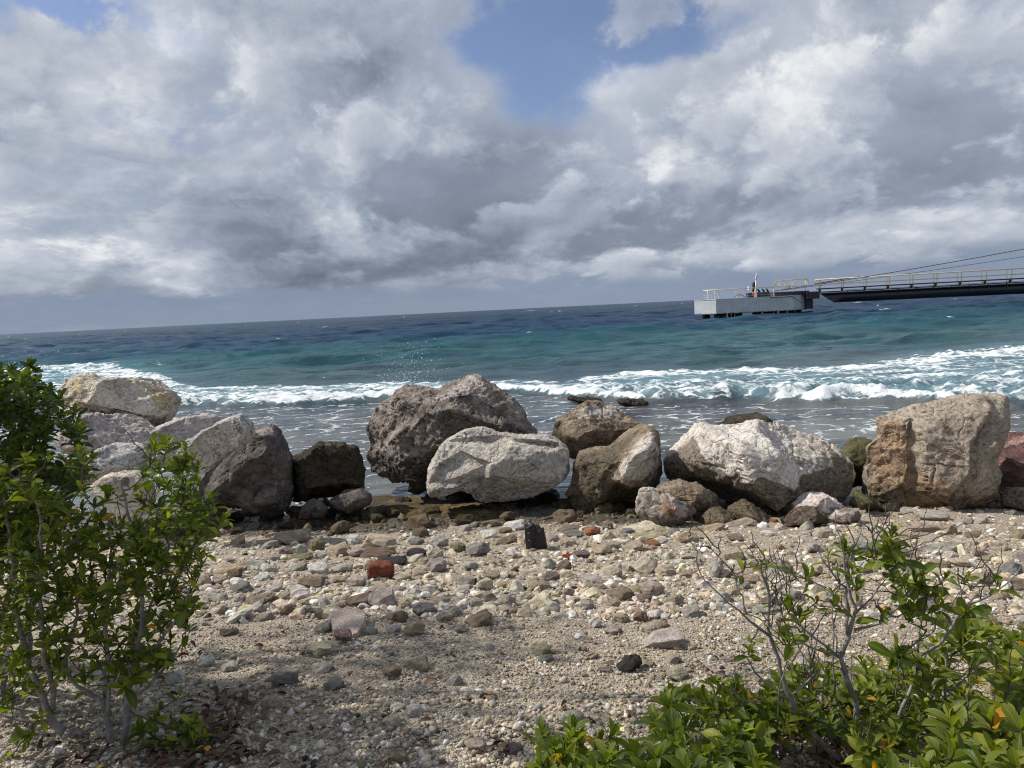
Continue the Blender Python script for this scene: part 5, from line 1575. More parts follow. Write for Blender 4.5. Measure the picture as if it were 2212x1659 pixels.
SEEN_LABEL = set()
cand = []
for _ in range(9000):
    px, py = random.uniform(330, 2230), random.uniform(1085, 1655)
    if py < np.interp(px, [p[0] for p in GROUND_TOP], [p[1] for p in GROUND_TOP]):
        continue
    if random.random() < dens(px, py):
        cand.append((px, py))
n_auto = 0
LIMIT = 292 - sum(1 for h in HAND if h[3])
sizes = sorted([random.lognormvariate(math.log(27), 0.36) for _ in range(700)], reverse=True)
ci = 0
for sz in sizes:
    if n_auto >= LIMIT:
        break
    for tr in range(30):
        if ci >= len(cand):
            break
        px, py = cand[ci]; ci += 1
        f = np.interp(py, [1090, 1250, 1650], [0.8, 1.0, 1.15])
        w = sz * f
        h = w * random.uniform(0.5, 0.85)
        if all((abs(px - q[0]) > 0.68 * (q[2] + w / 2)) or (abs(py - q[1]) > 0.62 * (q[3] + h / 2)) for q in PLACED):
            kind, colr = random.choice(KINDS), random.choice(CN)
            if py < 1150 and px < 1500 and random.random() < 0.55:
                colr = random.choice(['olive', 'brown', 'grey brown', 'tan'])
            if kind == 'rod':
                h *= 0.6
            for wh in where(px, py):
                lab = f'{"larger " if w > 34 else "small " if w < 24 else ""}{colr} {SHAPE[kind]} stone {wh}'
                if lab not in SEEN_LABEL:
                    break
            SEEN_LABEL.add(lab)
            put_stone('stone', px, py, w, h, colr, kind, lab, tilt=random.uniform(-0.25, 0.25))
            n_auto += 1
            break

# ---- uncountable rubble and gravel
def scatter(name, label, P, S, C, sub_near, mat, flat=0.62, smooth=True):
    """many little stones in one mesh: positions P, sizes S, colours C"""
    V0, F0 = sub_near
    n, k = len(P), len(V0)
    rg = np.random.default_rng(len(P))
    q = rg.normal(size=(n, 4)); q /= np.linalg.norm(q, axis=1)[:, None]
    w, x, y, z = q.T
    Rm = np.stack([1 - 2 * (y * y + z * z), 2 * (x * y - z * w), 2 * (x * z + y * w), 2 * (x * y + z * w), 1 - 2 * (x * x + z * z), 2 * (y * z - x * w), 2 * (x * z - y * w), 2 * (y * z + x * w), 1 - 2 * (x * x + y * y)], 1).reshape(n, 3, 3)
    ax = rg.uniform([0.7, 0.55, 0.45], [1.3, 1.0, 0.85], (n, 3))
    Vv = V0[None] * ax[:, None, :] * (1 + rg.uniform(-0.22, 0.22, (n, k, 1)))
    Vv = np.einsum('nij,nkj->nki', Rm, Vv)
    Vv[:, :, 2] *= flat + 0.15
    Vv = Vv * (S[:, None, None] / 2) + P[:, None, :]
    Fv = (F0[None] + (np.arange(n) * k)[:, None, None]).reshape(-1, 3)
    me = mesh_np(name, Vv.reshape(-1, 3), Fv, smooth=smooth, colors=np.repeat(C, k, 0))
    o = link(name, me, mat)
    tag(o, label, kind='stuff')
    return o


def palette(n, rg, py, names, wts):
    idx = rg.choice(len(names), n, p=np.array(wts) / sum(wts))
    C = np.array([PAL[x] for x in names])[idx]
    return np.clip(C * rg.uniform(0.8, 1.32, (n, 1)) * rg.uniform(0.95, 1.05, (n, 3)), 0.02, 0.75)


def ground_points(n, rg, weight, ymin=1075, ymax=1720, x0=-120, x1=2330):
    """ground positions spread evenly over the photograph, thinned by weight(px, py, D)"""
    out = []
    while len(out) < n:
        px = rg.uniform(x0, x1, 20000); py = rg.uniform(ymin, ymax, 20000)
        D = ground_depth(px, py)
        keep = rg.random(20000) < weight(px, py, D)
        for a, b, d in zip(px[keep], py[keep], D[keep]):
            out.append((a, b, d))
    out = np.array(out[:n])
    rays = RIGHT[None] * ((out[:, 0] - VW / 2) / VF)[:, None] - UP[None] * ((out[:, 1] - VH / 2) / VF)[:, None] + FWD[None]
    rays /= rays[:, 1:2]
    P = CAM + rays * out[:, 2:3]
    return P, out


rg = np.random.default_rng(31)
STONY = lambda px, py, D: np.where(py < 1335, np.where(px < 1560, 1.0, 0.55), 0.05) * np.where(py < 1355, 1, 0.6)
names = ['tan', 'cream', 'pale grey', 'grey', 'grey brown', 'pinkish', 'white', 'brown', 'purple', 'olive', 'dark']
P, px = ground_points(3000, rg, STONY, ymin=1085)
S = np.clip(rg.lognormal(math.log(0.055), 0.42, len(P)), 0.025, 0.14)
S = np.where(px[:, 1] > 1350, S * 0.6, S)
P[:, 2] = gz(P[:, 0], P[:, 1]) + S * 0.02
C = palette(len(P), rg, px[:, 1], names, [5, 8, 5, 1.2, 2, 1.6, 3, 0.7, 0.4, 0.5, 0.5])
wetc = wetness(P[:, 0], P[:, 1])[:, None]
C = C * (1 - 0.72 * wetc * np.array([1.0, 1.04, 1.12]))
V2, F2 = ico(2)
scatter('small_rubble', 'small coral rubble packed between the larger stones', P, S, C, (V2, F2), M_RUBBLE, smooth=False)
rg = np.random.default_rng(35)
P, px = ground_points(6500, rg, STONY, ymin=1085)
S = np.clip(rg.lognormal(math.log(0.038), 0.4, len(P)), 0.02, 0.085) * np.where(px[:, 1] > 1350, 0.6, 1.0)
P[:, 2] = gz(P[:, 0], P[:, 1]) + S * 0.02
C = palette(len(P), rg, px[:, 1], names, [5, 8, 5, 1.2, 2.5, 1.6, 3, 0.8, 0.4, 0.5, 0.5])
C = C * (1 - 0.72 * wetness(P[:, 0], P[:, 1])[:, None] * np.array([1.0, 1.04, 1.12]))
scatter('broken_coral_rubble', 'angular broken bits of coral filling the rubble', P, S, C, ico(1), M_RUBBLE, flat=0.5, smooth=False)
rg = np.random.default_rng(32)
V1, F1 = ico(1)
OCT = (np.array([[1, 0, 0], [-1, 0, 0], [0, 1, 0], [0, -1, 0], [0, 0, 1], [0, 0, -1]], float), np.array([[0, 2, 4], [2, 1, 4], [1, 3, 4], [3, 0, 4], [2, 0, 5], [1, 2, 5], [3, 1, 5], [0, 3, 5]]))
patch = lambda px, py: 0.5 + 0.5 * perlin(np.stack([px / 170, py / 90, px * 0], -1)) * 1.6
P, px = ground_points(18500, rg, lambda a, b, D: np.clip(np.where(b > 1330, 0.3 + 0.7 * patch(a, b) + 0.3 * (a > 1300) + 0.3 * (b > 1500), 0.5), 0.05, 1), ymin=1090)
S = np.clip(rg.lognormal(math.log(0.0165), 0.42, len(P)), 0.008, 0.05) * np.where(px[:, 1] > 1480, 1.08, 0.95)
P[:, 2] = gz(P[:, 0], P[:, 1]) + S * 0.15
C = palette(len(P), rg, px[:, 1], names, [5, 7, 4, 1.5, 2.5, 2, 2.5, 1, 0.5, 0.5, 0.5])
C = C * (1 - 0.74 * wetness(P[:, 0], P[:, 1])[:, None])
ICO0 = ico(1)
scatter('gravel', 'coarse pale coral gravel over the whole beach', P, S, C, ICO0, M_RUBBLE)
rg = np.random.default_rng(33)
P, px = ground_points(34000, rg, lambda a, b, D: np.clip(0.9 * (D / 6.5) ** 0.2 * 0 + 0.8, 0, 1), ymin=1110)
S = np.clip(rg.lognormal(math.log(0.0095), 0.3, len(P)), 0.005, 0.02) * np.clip(px[:, 2] / 3.0, 0.9, 1.5)
P[:, 2] = gz(P[:, 0], P[:, 1]) + S * 0.2
C = palette(len(P), rg, px[:, 1], names, [6, 7, 3, 1.5, 3, 2, 1.5, 1.5, 0.5, 0.5, 0.5])
C = C * (1 - 0.6 * wetness(P[:, 0], P[:, 1])[:, None])
scatter('fine_gravel', 'fine crushed coral grit covering the beach', P, S, C, OCT, M_RUBBLE)
# ================================================================== SHRUBS
def leaf_material(name, dark, light, tip=(0.30, 0.32, 0.04), trans=0.45, yellow=0.03):
    mt, t = new_mat(name)
    oi = t.n('ShaderNodeObjectInfo').outputs['Random']
    ri = t.n('ShaderNodeNewGeometry').outputs['Random Per Island']
    r = t.math('FRACT', t.math('ADD', t.math('MULTIPLY', oi, 7.31), ri))
    lc = t.attr('leafv').outputs['Vector']
    sp = t.n('ShaderNodeSeparateXYZ', {0: lc})
    u, v = sp.outputs[0], sp.outputs[1]           # across (-1..1) and along (0..1)
    c = t.mix(r, dark, light)
    c = t.mix(t.step(t.math('FRACT', t.math('MULTIPLY', r, 13.7)), 0.80, 0.95), c, tip)
    mid = t.step(t.math('ABSOLUTE', u), 0.10, 0.02)
    c = t.mix(t.math('MULTIPLY', mid, 0.45), c, tuple(min(1, x * 2.2 + 0.02) for x in light))
    edge = t.step(t.math('ABSOLUTE', u), 0.86, 1.0)
    c = t.mix(t.math('MULTIPLY', edge, 0.4), c, tip)
    yl = t.step(t.math('FRACT', t.math('MULTIPLY', r, 29.3)), 1.0 - yellow, 1.0 - yellow * 0.7)
    c = t.mix(yl, c, (0.52, 0.27, 0.02))
    vein = t.math('SINE', t.math('ADD', t.math('MULTIPLY', v, 46.0), t.math('MULTIPLY', t.math('ABSOLUTE', u), -9.0)))
    setin(t, t.b, Base_Color=c, Roughness=0.5, Normal=t.bump(t.math('MULTIPLY', vein, 0.5), 0.12, 0.002))
    t.b.inputs['Specular IOR Level'].default_value = 0.4
    tr = t.n('ShaderNodeBsdfTranslucent', {0: t.mix(1.0, c, (1.6, 1.7, 0.5), 'MULTIPLY')})
    mx = t.n('ShaderNodeMixShader', {0: trans, 1: t.b.outputs[0], 2: tr.outputs[0]})
    t.nt.links.new(mx.outputs[0], t.out.inputs[0])
    return mt


M_LEAF_L = leaf_material('leaf_left', (0.042, 0.072, 0.011), (0.145, 0.188, 0.022), tip=(0.26, 0.28, 0.026), yellow=0.004)
M_LEAF_D = leaf_material('leaf_dense', (0.028, 0.052, 0.012), (0.080, 0.115, 0.018), tip=(0.15, 0.19, 0.02), yellow=0.0015)
M_LEAF_R = leaf_material('leaf_right', (0.075, 0.115, 0.014), (0.165, 0.205, 0.024), tip=(0.27, 0.28, 0.03), yellow=0.012)
M_LEAF_Y = leaf_material('leaf_yellowish', (0.085, 0.122, 0.016), (0.165, 0.195, 0.025), tip=(0.27, 0.27, 0.035), yellow=0.018)
M_BARK = plain_mat('grey_bark', (0.22, 0.205, 0.19), 0.9, var=0.35, scale=30, dirt=(0.30, 0.28, 0.26), bump=0.5)
M_TWIG = plain_mat('dark_twig', (0.10, 0.08, 0.068), 0.9, var=0.3, scale=40, bump=0.3)

_rows = [0.0, 0.14, 0.34, 0.56, 0.76, 0.91]
_wid = [0.03, 0.085, 0.155, 0.205, 0.195, 0.115]


def leaf_template(curl, fold, wscale=1.0):
    V, A = [], []
    for t_, w_ in zip(_rows, _wid):
        z = -curl * t_ * t_ + 0.06 * math.sin(t_ * 3)
        for sgn in (-1, 0, 1):
            V.append((sgn * w_ * wscale, t_, z + (abs(sgn) * fold * w_)))
            A.append((sgn, t_, 0))
    V.append((0, 1.0, -curl)); A.append((0, 1.0, 0))
    F = []
    for r in range(len(_rows) - 1):
        for k in (0, 1):
            a = r * 3 + k
            F.append((a, a + 1, a + 4)); F.append((a, a + 4, a + 3))
    a = (len(_rows) - 1) * 3
    F += [(a, a + 1, a + 3), (a + 1, a + 2, a + 3)]
    return np.array(V, float), np.array(F), np.array(A, float)


LEAF_T = [leaf_template(c, f, w) for c, f, w in ((0.12, 0.35, 1.0), (0.28, 0.55, 0.9), (0.02, 0.25, 1.12), (0.4, 0.4, 1.0), (-0.1, 0.5, 0.95), (0.2, 0.8, 1.0))]


def leaf_mesh(i, mat):
    V, F, A = LEAF_T[i]
    me = mesh_np('leaf', V, F)
    a = me.attributes.new('leafv', 'FLOAT_VECTOR', 'POINT')
    a.data.foreach_set('vector', A.astype(np.float32).ravel())
    me.materials.append(mat)
    return me


_leafme = {}


class Shrub:
    def __init__(self, label, base, leafmat, group='salt-tolerant shrubs on the beach', seed=0):
        self.rg = np.random.default_rng(500 + seed)
        self.base = np.array(base, float)
        self.root = empty('shrub', tuple(base))
        tag(self.root, label, 'shrub', group)
        self.mat = leafmat
        self.sk = []          # skeleton points
        self.dir = []
        self.leaves = []      # (matrix 3x3, origin, template index, size)
        self.stems, self.twigs = [], []

    def stem(self, pts, r0, r1, wob=0.006):
        """a woody stem through world points"""
        pts = np.array(pts, float)
        seg = np.linalg.norm(np.diff(pts, axis=0), axis=1)
        s = np.concatenate([[0], np.cumsum(seg)])
        n = max(6, int(s[-1] / 0.035))
        q = np.linspace(0, s[-1], n)
        P = np.stack([np.interp(q, s, pts[:, i]) for i in range(3)], 1)
        for _ in range(2):
            P[1:-1] = (P[:-2] + 2 * P[1:-1] + P[2:]) / 4
        P[1:-1] += self.rg.normal(0, wob, (n - 2, 3)) * 0.6
        rr = np.linspace(r0, r1, n) * (1 + 0.12 * np.sin(np.arange(n) * 1.3 + self.rg.random() * 6))
        self.stems.append((P, rr))
        for i in range(n):
            if i / n > 0.12:
                self.sk.append(P[i]); self.dir.append(P[min(i + 1, n - 1)] - P[max(i - 1, 0)])
        return P

    def twig_to(self, tip, r=0.0028, maxd=0.7):
        """a thin twig from the nearest skeleton point up to tip"""
        tip = np.array(tip, float)
        K = np.array(self.sk)
        d = np.linalg.norm(K - tip, axis=1) + 0.9 * np.clip(K[:, 2] - tip[2] + 0.03, 0, None)
        i = int(np.argmin(d))
        a = K[i]
        L = np.linalg.norm(tip - a)
        if L > maxd or L < 0.015:
            return tip - a if L > 1e-6 else np.array([0, 0, 1.0]), L <= maxd
        n = max(4, int(L / 0.03))
        t_ = np.linspace(0, 1, n)[:, None]
        sag = self.rg.normal(0, 0.06, 3) * L
        sag[2] = -abs(self.rg.normal(0.10, 0.08)) * L
        P = a + (tip - a) * t_ + sag * (4 * t_ * (1 - t_)) * 0.8
        P[1:-1] += self.rg.normal(0, 0.004, (n - 2, 3))
        self.twigs.append((P, np.linspace(max(r, 0.0022) * (1 + L * 2.2), 0.0019, n)))
        for k in range(1, n):
            self.sk.append(P[k]); self.dir.append(P[k] - P[k - 1])
        return P[-1] - P[-3], True

    def rosette(self, tip, axis, n=8, size=0.065, spread=1.0):
        axis = np.array(axis, float)
        axis = axis / (np.linalg.norm(axis) + 1e-9) * 0.55 + np.array([0, 0, 0.75]) + self.rg.normal(0, 0.22, 3)
        axis /= np.linalg.norm(axis)
        ref = np.array([1.0, 0, 0]) if abs(axis[0]) < 0.8 else np.array([0, 1.0, 0])
        e1 = np.cross(axis, ref); e1 /= np.linalg.norm(e1)
        e2 = np.cross(axis, e1)
        ph = self.rg.random() * 6.28
        for k in range(n):
            a = ph + k * 2.399963
            f = k / max(n - 1, 1)
            open_ = R(18 + 62 * f * spread) + self.rg.normal(0, 0.16)
            rad = math.cos(a) * e1 + math.sin(a) * e2
            d = math.cos(open_) * axis + math.sin(open_) * rad
            d /= np.linalg.norm(d)
            side = np.cross(d, axis)
            side /= np.linalg.norm(side) + 1e-9
            up = np.cross(side, d)
            tw = self.rg.normal(0, 0.3)
            s2 = math.cos(tw) * side + math.sin(tw) * up
            u2 = np.cross(s2, d)
            M = np.stack([s2, d, u2], 1)
            sz = size * self.rg.uniform(0.72, 1.22) * (0.62 + 0.5 * f)
            o = np.array(tip) - axis * 0.028 * f * self.rg.uniform(0.6, 1.8)
            self.leaves.append((M, o, int(self.rg.integers(len(LEAF_T))), sz))

    def fill(self, poly, n, depth, size=0.065, nl=(6, 9), bias=None, rtw=0.0028, maxd=0.7, order='near'):
        """rosettes spread through a canopy volume given by its outline and its depth range"""
        poly = np.array(poly)
        lo, hi = poly.min(0), poly.max(0)
        tips = []
        tries = 0
        while len(tips) < n and tries < n * 60:
            tries += 1
            p = self.rg.uniform(lo, hi)
            if poly_sd(p[None], poly)[0] < 0:
                continue
            if bias and self.rg.random() > bias(*p):
                continue
            if callable(depth):
                dd = depth(*p, self.rg)
            else:
                dd = self.rg.uniform(*depth)
            tips.append(at_depth(p[0], p[1], dd))
        tips = np.array(tips)
        K = np.array(self.sk)
        dd = np.array([np.linalg.norm(K - q, axis=1).min() for q in tips])
        for q in tips[np.argsort(dd)]:
            if q[2] < gz(q[0], q[1]) + 0.02:
                continue
            ax, ok = self.twig_to(q, rtw, maxd)
            if ok:
                self.rosette(q, ax, int(self.rg.integers(*nl)), size * self.rg.uniform(0.85, 1.15))

    def bare(self, n, L=(0.05, 0.14)):
        """leafless side twigs"""
        for _ in range(n):
            i = int(self.rg.integers(len(self.sk)))
            d = self.dir[i] / (np.linalg.norm(self.dir[i]) + 1e-9) * 0.7 + self.rg.normal(0, 0.6, 3) + np.array([0, 0, 0.45])
            d /= np.linalg.norm(d)
            ln = self.rg.uniform(*L)
            P = np.array([self.sk[i] + d * ln * f + np.array([0, 0, 0.12 * ln * f * f]) for f in np.linspace(0, 1, 6)])
            P[1:] += self.rg.normal(0, 0.004, (5, 3))
            self.twigs.append((P, np.linspace(0.0026, 0.0012, 6)))
            for k in range(2, 6):
                self.sk.append(P[k]); self.dir.append(P[k] - P[k - 1])

    def finish(self, nleaf=300):
        b = self.base
        for P, rr in self.stems:
            mb = MB().tube(P - b, rr, 8)
            mb.build('stem', M_BARK, self.root, smooth=True)
        if self.twigs:
            mb = MB()
            for P, rr in self.twigs:
                mb.tube(P - b, rr, 5, cap=False)
            tw = mb.build('twig', M_TWIG, self.root, smooth=True)
            tw['kind'] = 'stuff'
        # nearest, largest leaves are parts of their own, the rest is one mass
        if not self.leaves:
            return
        O = np.array([l[1] for l in self.leaves]); S = np.array([l[3] for l in self.leaves])
        pp = to_px(O)
        vis = (pp[:, 0] > 0) & (pp[:, 0] < VW) & (pp[:, 1] > 0) & (pp[:, 1] < VH)
        key = np.argsort(-(S / pp[:, 2]) * vis)
        own = set(key[:nleaf].tolist())
        VV, FF, AA, nb = [], [], [], 0
        for i, (M, o, ti, sz) in enumerate(self.leaves):
            if i in own:
                kk = (ti, self.mat.name)
                if kk not in _leafme:
                    _leafme[kk] = leaf_mesh(ti, self.mat)
                lo = bpy.data.objects.new('leaf', _leafme[kk])
                COL.objects.link(lo)
                lo.parent = self.root
                m4 = Matrix([[*(M[r] * sz), (o - b)[r]] for r in range(3)] + [[0, 0, 0, 1]])
                lo.matrix_local = m4
            else:
                V, F, A = LEAF_T[ti]
                VV.append((V * sz) @ M.T + o - b); FF.append(F + nb); AA.append(A); nb += len(V)
        if VV:
            me = mesh_np('foliage', np.concatenate(VV), np.concatenate(FF))
            a = me.attributes.new('leafv', 'FLOAT_VECTOR', 'POINT')
            a.data.foreach_set('vector', np.concatenate(AA).astype(np.float32).ravel())
            fo = link('foliage', me, self.mat, self.root)
            fo['kind'] = 'stuff'


def path3(pts, d0, d1):
    n = len(pts)
    return [at_depth(x, y, d0 + (d1 - d0) * i / (n - 1)) for i, (x, y) in enumerate(pts)]


# ---- dense dark shrub at the left edge, further back
b = on_ground(-20, 1420)
dA = 3.15
s = Shrub('tall dense dark green shrub cut by the left edge, its top against the sea', (at_depth(-20, 1420, dA)[0], dA, float(gz(*at_depth(-20, 1420, dA)[:2]))), M_LEAF_D, seed=1)
for k, (tx, ty) in enumerate([(40, 830), (110, 880), (-60, 800), (-120, 900), (150, 1000), (60, 1000)]):
    bx = s.base + np.array([0.05 * (k - 3), 0.06 * (k % 2), 0])
    t3 = at_depth(tx, ty, dA + 0.12 * ((k % 3) - 1))
    s.stem([bx, bx * 0.6 + t3 * 0.4 + np.array([0.03, 0, 0.05]), t3], 0.016, 0.005)
pA = [(-140, 760), (0, 790), (20, 778), (75, 790), (80, 815), (110, 840), (150, 870), (175, 905), (185, 935), (165, 960), (125, 935), (100, 950), (110, 1000), (170, 1000), (185, 1030), (150, 1070), (110, 1110), (60, 1200), (-140, 1200)]
s.fill(pA, 520, (2.8, 3.5), size=0.055, nl=(7, 11))
s.finish(300)

# ---- the open shrub in front on the left
b = on_ground(*ZL([(800, 1500)])[0])
D0 = b[1]
s = Shrub('leggy green shrub with grey stems filling the lower left', (b[0], b[1], float(gz(b[0], b[1]))), M_LEAF_L, seed=2)
stems = [
    ([(450, 1450), (350, 1300), (270, 1150), (180, 900), (130, 700), (95, 400), (60, 0), (20, -230)], 0.02, 0.007, 0.02, 0.12),
    ([(350, 1290), (370, 1150), (330, 1000), (300, 850), (280, 600), (290, 300), (280, 0), (250, -180)], 0.015, 0.006, 0.05, -0.1),
    ([(790, 1580), (745, 1350), (725, 1200), (590, 1150), (500, 1090), (430, 950)], 0.022, 0.009, 0.0, 0.1),
    ([(745, 1300), (740, 1150), (750, 1020), (820, 990), (900, 960)], 0.014, 0.010, 0.0, -0.05),
    ([(845, 1480), (870, 1330), (880, 1150), (890, 980), (930, 850), (980, 650), (960, 450), (930, 150), (880, -50), (830, -300)], 0.022, 0.006, 0.0, 0.05),
    ([(890, 980), (1000, 900), (1120, 750), (1250, 600), (1300, 420)], 0.011, 0.005, 0.0, -0.05),
    ([(870, 1200), (960, 1160), (1060, 1060), (1180, 900), (1250, 800)], 0.010, 0.005, 0.0, 0.08),
    ([(450, 980), (470, 800), (520, 650), (550, 400), (540, 100), (520, -80)], 0.012, 0.005, 0.1, 0.2),
    ([(330, 1340), (150, 1350), (0, 1300), (-120, 1240)], 0.010, 0.006, 0.0, -0.05),
    ([(720, 1200), (730, 900), (740, 500), (760, 100), (700, -150)], 0.012, 0.005, 0.08, 0.22),
    ([(880, 1150), (960, 700), (1080, 400), (1150, 120), (1200, -100), (1330, -120)], 0.011, 0.004, 0.1, 0.25),
    ([(560, 1440), (520, 1380), (440, 1450)], 0.018, 0.016, 0.0, 0.0),
]
for pts, r0, r1, o0, o1 in stems:
    s.stem(path3(ZL(pts), D0 + o0, D0 + o1), r0 * 0.72, r1 * 0.62)
pB = [(0, 985), (70, 960), (120, 985), (190, 975), (215, 1010), (230, 1060), (300, 1050), (320, 960), (345, 930), (375, 945), (420, 975), (430, 1020), (455, 1080), (490, 1120), (480, 1170), (440, 1195), (425, 1270), (405, 1360), (370, 1440), (260, 1440), (100, 1470), (0, 1530), (-60, 1480), (-60, 1000)]


def biasB(x, y):
    f = 1.0 if y < 1230 else 0.75
    if 215 < x < 290 and 1030 < y < 1120:
        f *= 0.25
    return f * (0.45 + 0.55 * (0.5 + 0.9 * float(perlin(np.array([x / 70.0, y / 70.0, 2.0])))))


s.fill(pB, 560, lambda x, y, rg: D0 + rg.uniform(-0.12, 0.42), size=0.053, nl=(6, 10), bias=biasB)
for (x, y, n, sz) in [(60, 1590, 9, 0.085), (290, 1460, 8, 0.075), (270, 1480, 8, 0.07), (335, 1555, 8, 0.06), (345, 1530, 7, 0.05), (400, 1585, 7, 0.05), (245, 1450, 8, 0.07), (90, 1545, 6, 0.05), (15, 1640, 6, 0.06), (210, 1640, 7, 0.06),
                      (300, 1420, 8, 0.07), (180, 1470, 7, 0.06), (60, 1500, 6, 0.05), (390, 1500, 6, 0.045), (420, 1560, 7, 0.05)]:
    q = at_depth(x, y, D0 * 0.985 - 0.02)
    ax, ok = s.twig_to(q, 0.003, 1.2)
    s.rosette(q, ax, n, sz)
s.bare(70, (0.06, 0.2))
s.finish(300)

# ---- sapling sprigs at the foot of the left shrub
for (x, y, lab) in [(385, 1590, 'low leafy sprig right of the left shrub stems, over brown litter'), (500, 1620, None)]:
    if lab is None:
        continue
    g = on_ground(x - 10, y + 25)
    s = Shrub(lab, (g[0], g[1], float(gz(g[0], g[1]))), M_LEAF_L, seed=int(x))
    top = at_depth(x, y - 40, g[1])
    s.stem([s.base, (s.base + top) / 2 + np.array([0.01, 0, 0]), top], 0.005, 0.003)
    s.fill([(x - 75, y + 20), (x - 85, y - 25), (x - 40, y - 50), (x + 10, y - 55), (x + 60, y - 20), (x + 50, y + 20)], 14, (g[1] - 0.06, g[1] + 0.05), size=0.058, nl=(6, 9))
    s.finish(90)

# ---- sparse twiggy shrub on the right
b = on_ground(*ZR([(930, 1390)])[0])
D1 = b[1] - 0.02
s = Shrub('sparse twiggy shrub with bare grey branches, right of centre', (b[0], b[1], float(gz(b[0], b[1]))), M_LEAF_R, seed=4)
for pts, r0, r1, o0, o1 in [
    ([(880, 1410), (720, 1240), (560, 1090), (500, 960), (460, 860), (400, 650), (350, 520), (320, 420), (320, 300), (330, 150), (300, 50), (255, -70)], 0.0145, 0.0035, 0, 0.05),
    ([(330, 450), (200, 380), (160, 290), (60, 240), (-60, 130), (-120, 70)], 0.006, 0.002, 0, 0.02),
    ([(330, 160), (420, 80), (500, 20), (560, -30)], 0.0045, 0.002, 0.05, 0.05),
    ([(160, 290), (130, 180), (80, 60), (60, -20)], 0.0045, 0.002, 0.02, 0.05),
    ([(920, 1410), (950, 1200), (950, 1060), (1005, 980), (940, 850), (880, 760), (860, 620), (870, 500), (950, 420), (962, 300), (940, 150), (900, 0), (870, -120), (845, -300)], 0.0165, 0.003, 0, 0.0),
    ([(905, 440), (905, 240), (900, 100), (912, -80), (960, -250), (1010, -340)], 0.008, 0.0025, 0.0, 0.06),
    ([(955, 405), (1100, 390), (1230, 310), (1290, 200), (1370, 150), (1400, 90)], 0.007, 0.0025, 0, -0.05),
    ([(850, 610), (700, 500), (620, 430), (530, 360), (470, 280)], 0.006, 0.003, 0, -0.08),
    ([(855, 615), (700, 550), (520, 500)], 0.005, 0.003, 0, -0.1),
    ([(960, 1330), (1100, 1260), (1250, 1150), (1380, 850), (1420, 700), (1442, 590), (1420, 480), (1440, 390), (1480, 300), (1500, 150)], 0.010, 0.003, 0, 0.1),
    ([(1445, 590), (1560, 550), (1640, 470), (1700, 370), (1740, 250), (1850, 190), (1950, 180), (2050, 90), (2150, 0), (2190, -60)], 0.0085, 0.002, 0.08, 0.12),
    ([(955, 1085), (1120, 1100), (1230, 1150), (1300, 1140), (1400, 1190), (1500, 1190), (1600, 1050), (1640, 850), (1630, 600), (1650, 520)], 0.0125, 0.003, 0, 0.0),
    ([(1640, 860), (1800, 760), (1880, 680), (1900, 620)], 0.0055, 0.003, 0, -0.05),
    ([(400, 1300), (392, 900), (420, 760), (480, 640), (500, 560)], 0.004, 0.002, 0, 0.0),
    ([(500, 880), (600, 800), (670, 720)], 0.004, 0.002, 0, 0.0),
    ([(460, 880), (330, 860), (250, 760), (170, 640), (120, 560)], 0.0055, 0.002, 0.02, 0.06),
    ([(830, 1290), (700, 1060), (640, 800), (600, 640)], 0.004, 0.002, 0.05, 0.08),
    ([(810, 880), (800, 600), (800, 330), (790, 200)], 0.005, 0.002, 0.12, 0.14),
    ([(1740, 250), (1760, 120), (1700, 20), (1730, -60)], 0.004, 0.002, 0.1, 0.1),
    ([(950, 300), (1080, 180), (1180, 60), (1250, -60)], 0.0045, 0.002, 0.02, 0.02),
    ([(910, 100), (800, 20), (740, -80), (700, -160)], 0.0045, 0.002, 0.03, 0.03),
    ([(912, -80), (1040, -150), (1100, -260), (1090, -330)], 0.004, 0.002, 0.03, 0.03),
]:
    s.stem(path3(ZR(pts), D1 + o0, D1 + o1), r0 * 0.8, r1 * 0.85, wob=0.004)
for (x, y, n, sz) in [(1370, 230, 11, 0.085), (1340, 300, 9, 0.085), (1390, 330, 8, 0.085), (1080, 310, 8, 0.075), (1060, 270, 6, 0.06), (1340, 370, 9, 0.08), (1410, 400, 7, 0.08), (1130, 440, 6, 0.065), (1150, 540, 5, 0.06), (440, 425, 5, 0.045),
                      (370, 435, 3, 0.03), (550, 410, 6, 0.05), (565, 355, 3, 0.05), (840, 490, 6, 0.085), (820, 575, 4, 0.055), (750, 700, 7, 0.085), (790, 760, 7, 0.08), (690, 860, 8, 0.07), (730, 890, 5, 0.08), (895, 650, 6, 0.06), (1010, 665, 6, 0.06),
                      (1000, 590, 5, 0.045), (1310, 720, 5, 0.07), (1550, 450, 6, 0.1), (1520, 510, 7, 0.095), (1600, 590, 8, 0.09), (1560, 560, 7, 0.08), (1480, 690, 8, 0.055), (1510, 740, 7, 0.05), (1640, 690, 5, 0.09), (1560, 720, 6, 0.08),
                      (1850, 500, 5, 0.055), (1790, 465, 3, 0.04), (2030, 490, 4, 0.055), (2055, 540, 4, 0.06), (1710, 495, 5, 0.07), (1840, 720, 7, 0.095), (1400, 520, 6, 0.08), (1450, 540, 6, 0.075), (970, 345, 6, 0.05), (1240, 360, 6, 0.05),
                      (1280, 350, 5, 0.05), (640, 620, 3, 0.035), (1400, 960, 8, 0.09), (1370, 430, 6, 0.08), (960, 970, 5, 0.06), (480, 900, 5, 0.05), (470, 960, 6, 0.055), (1700, 675, 4, 0.06), (1580, 850, 5, 0.05)]:
    (px, py), = ZC([(x, y)])
    q = at_depth(px, py, D1 + float(s.rg.uniform(-0.06, 0.08)))
    ax, ok = s.twig_to(q, 0.0026, 0.9)
    s.rosette(q, ax, n, sz * 0.88, spread=1.1)
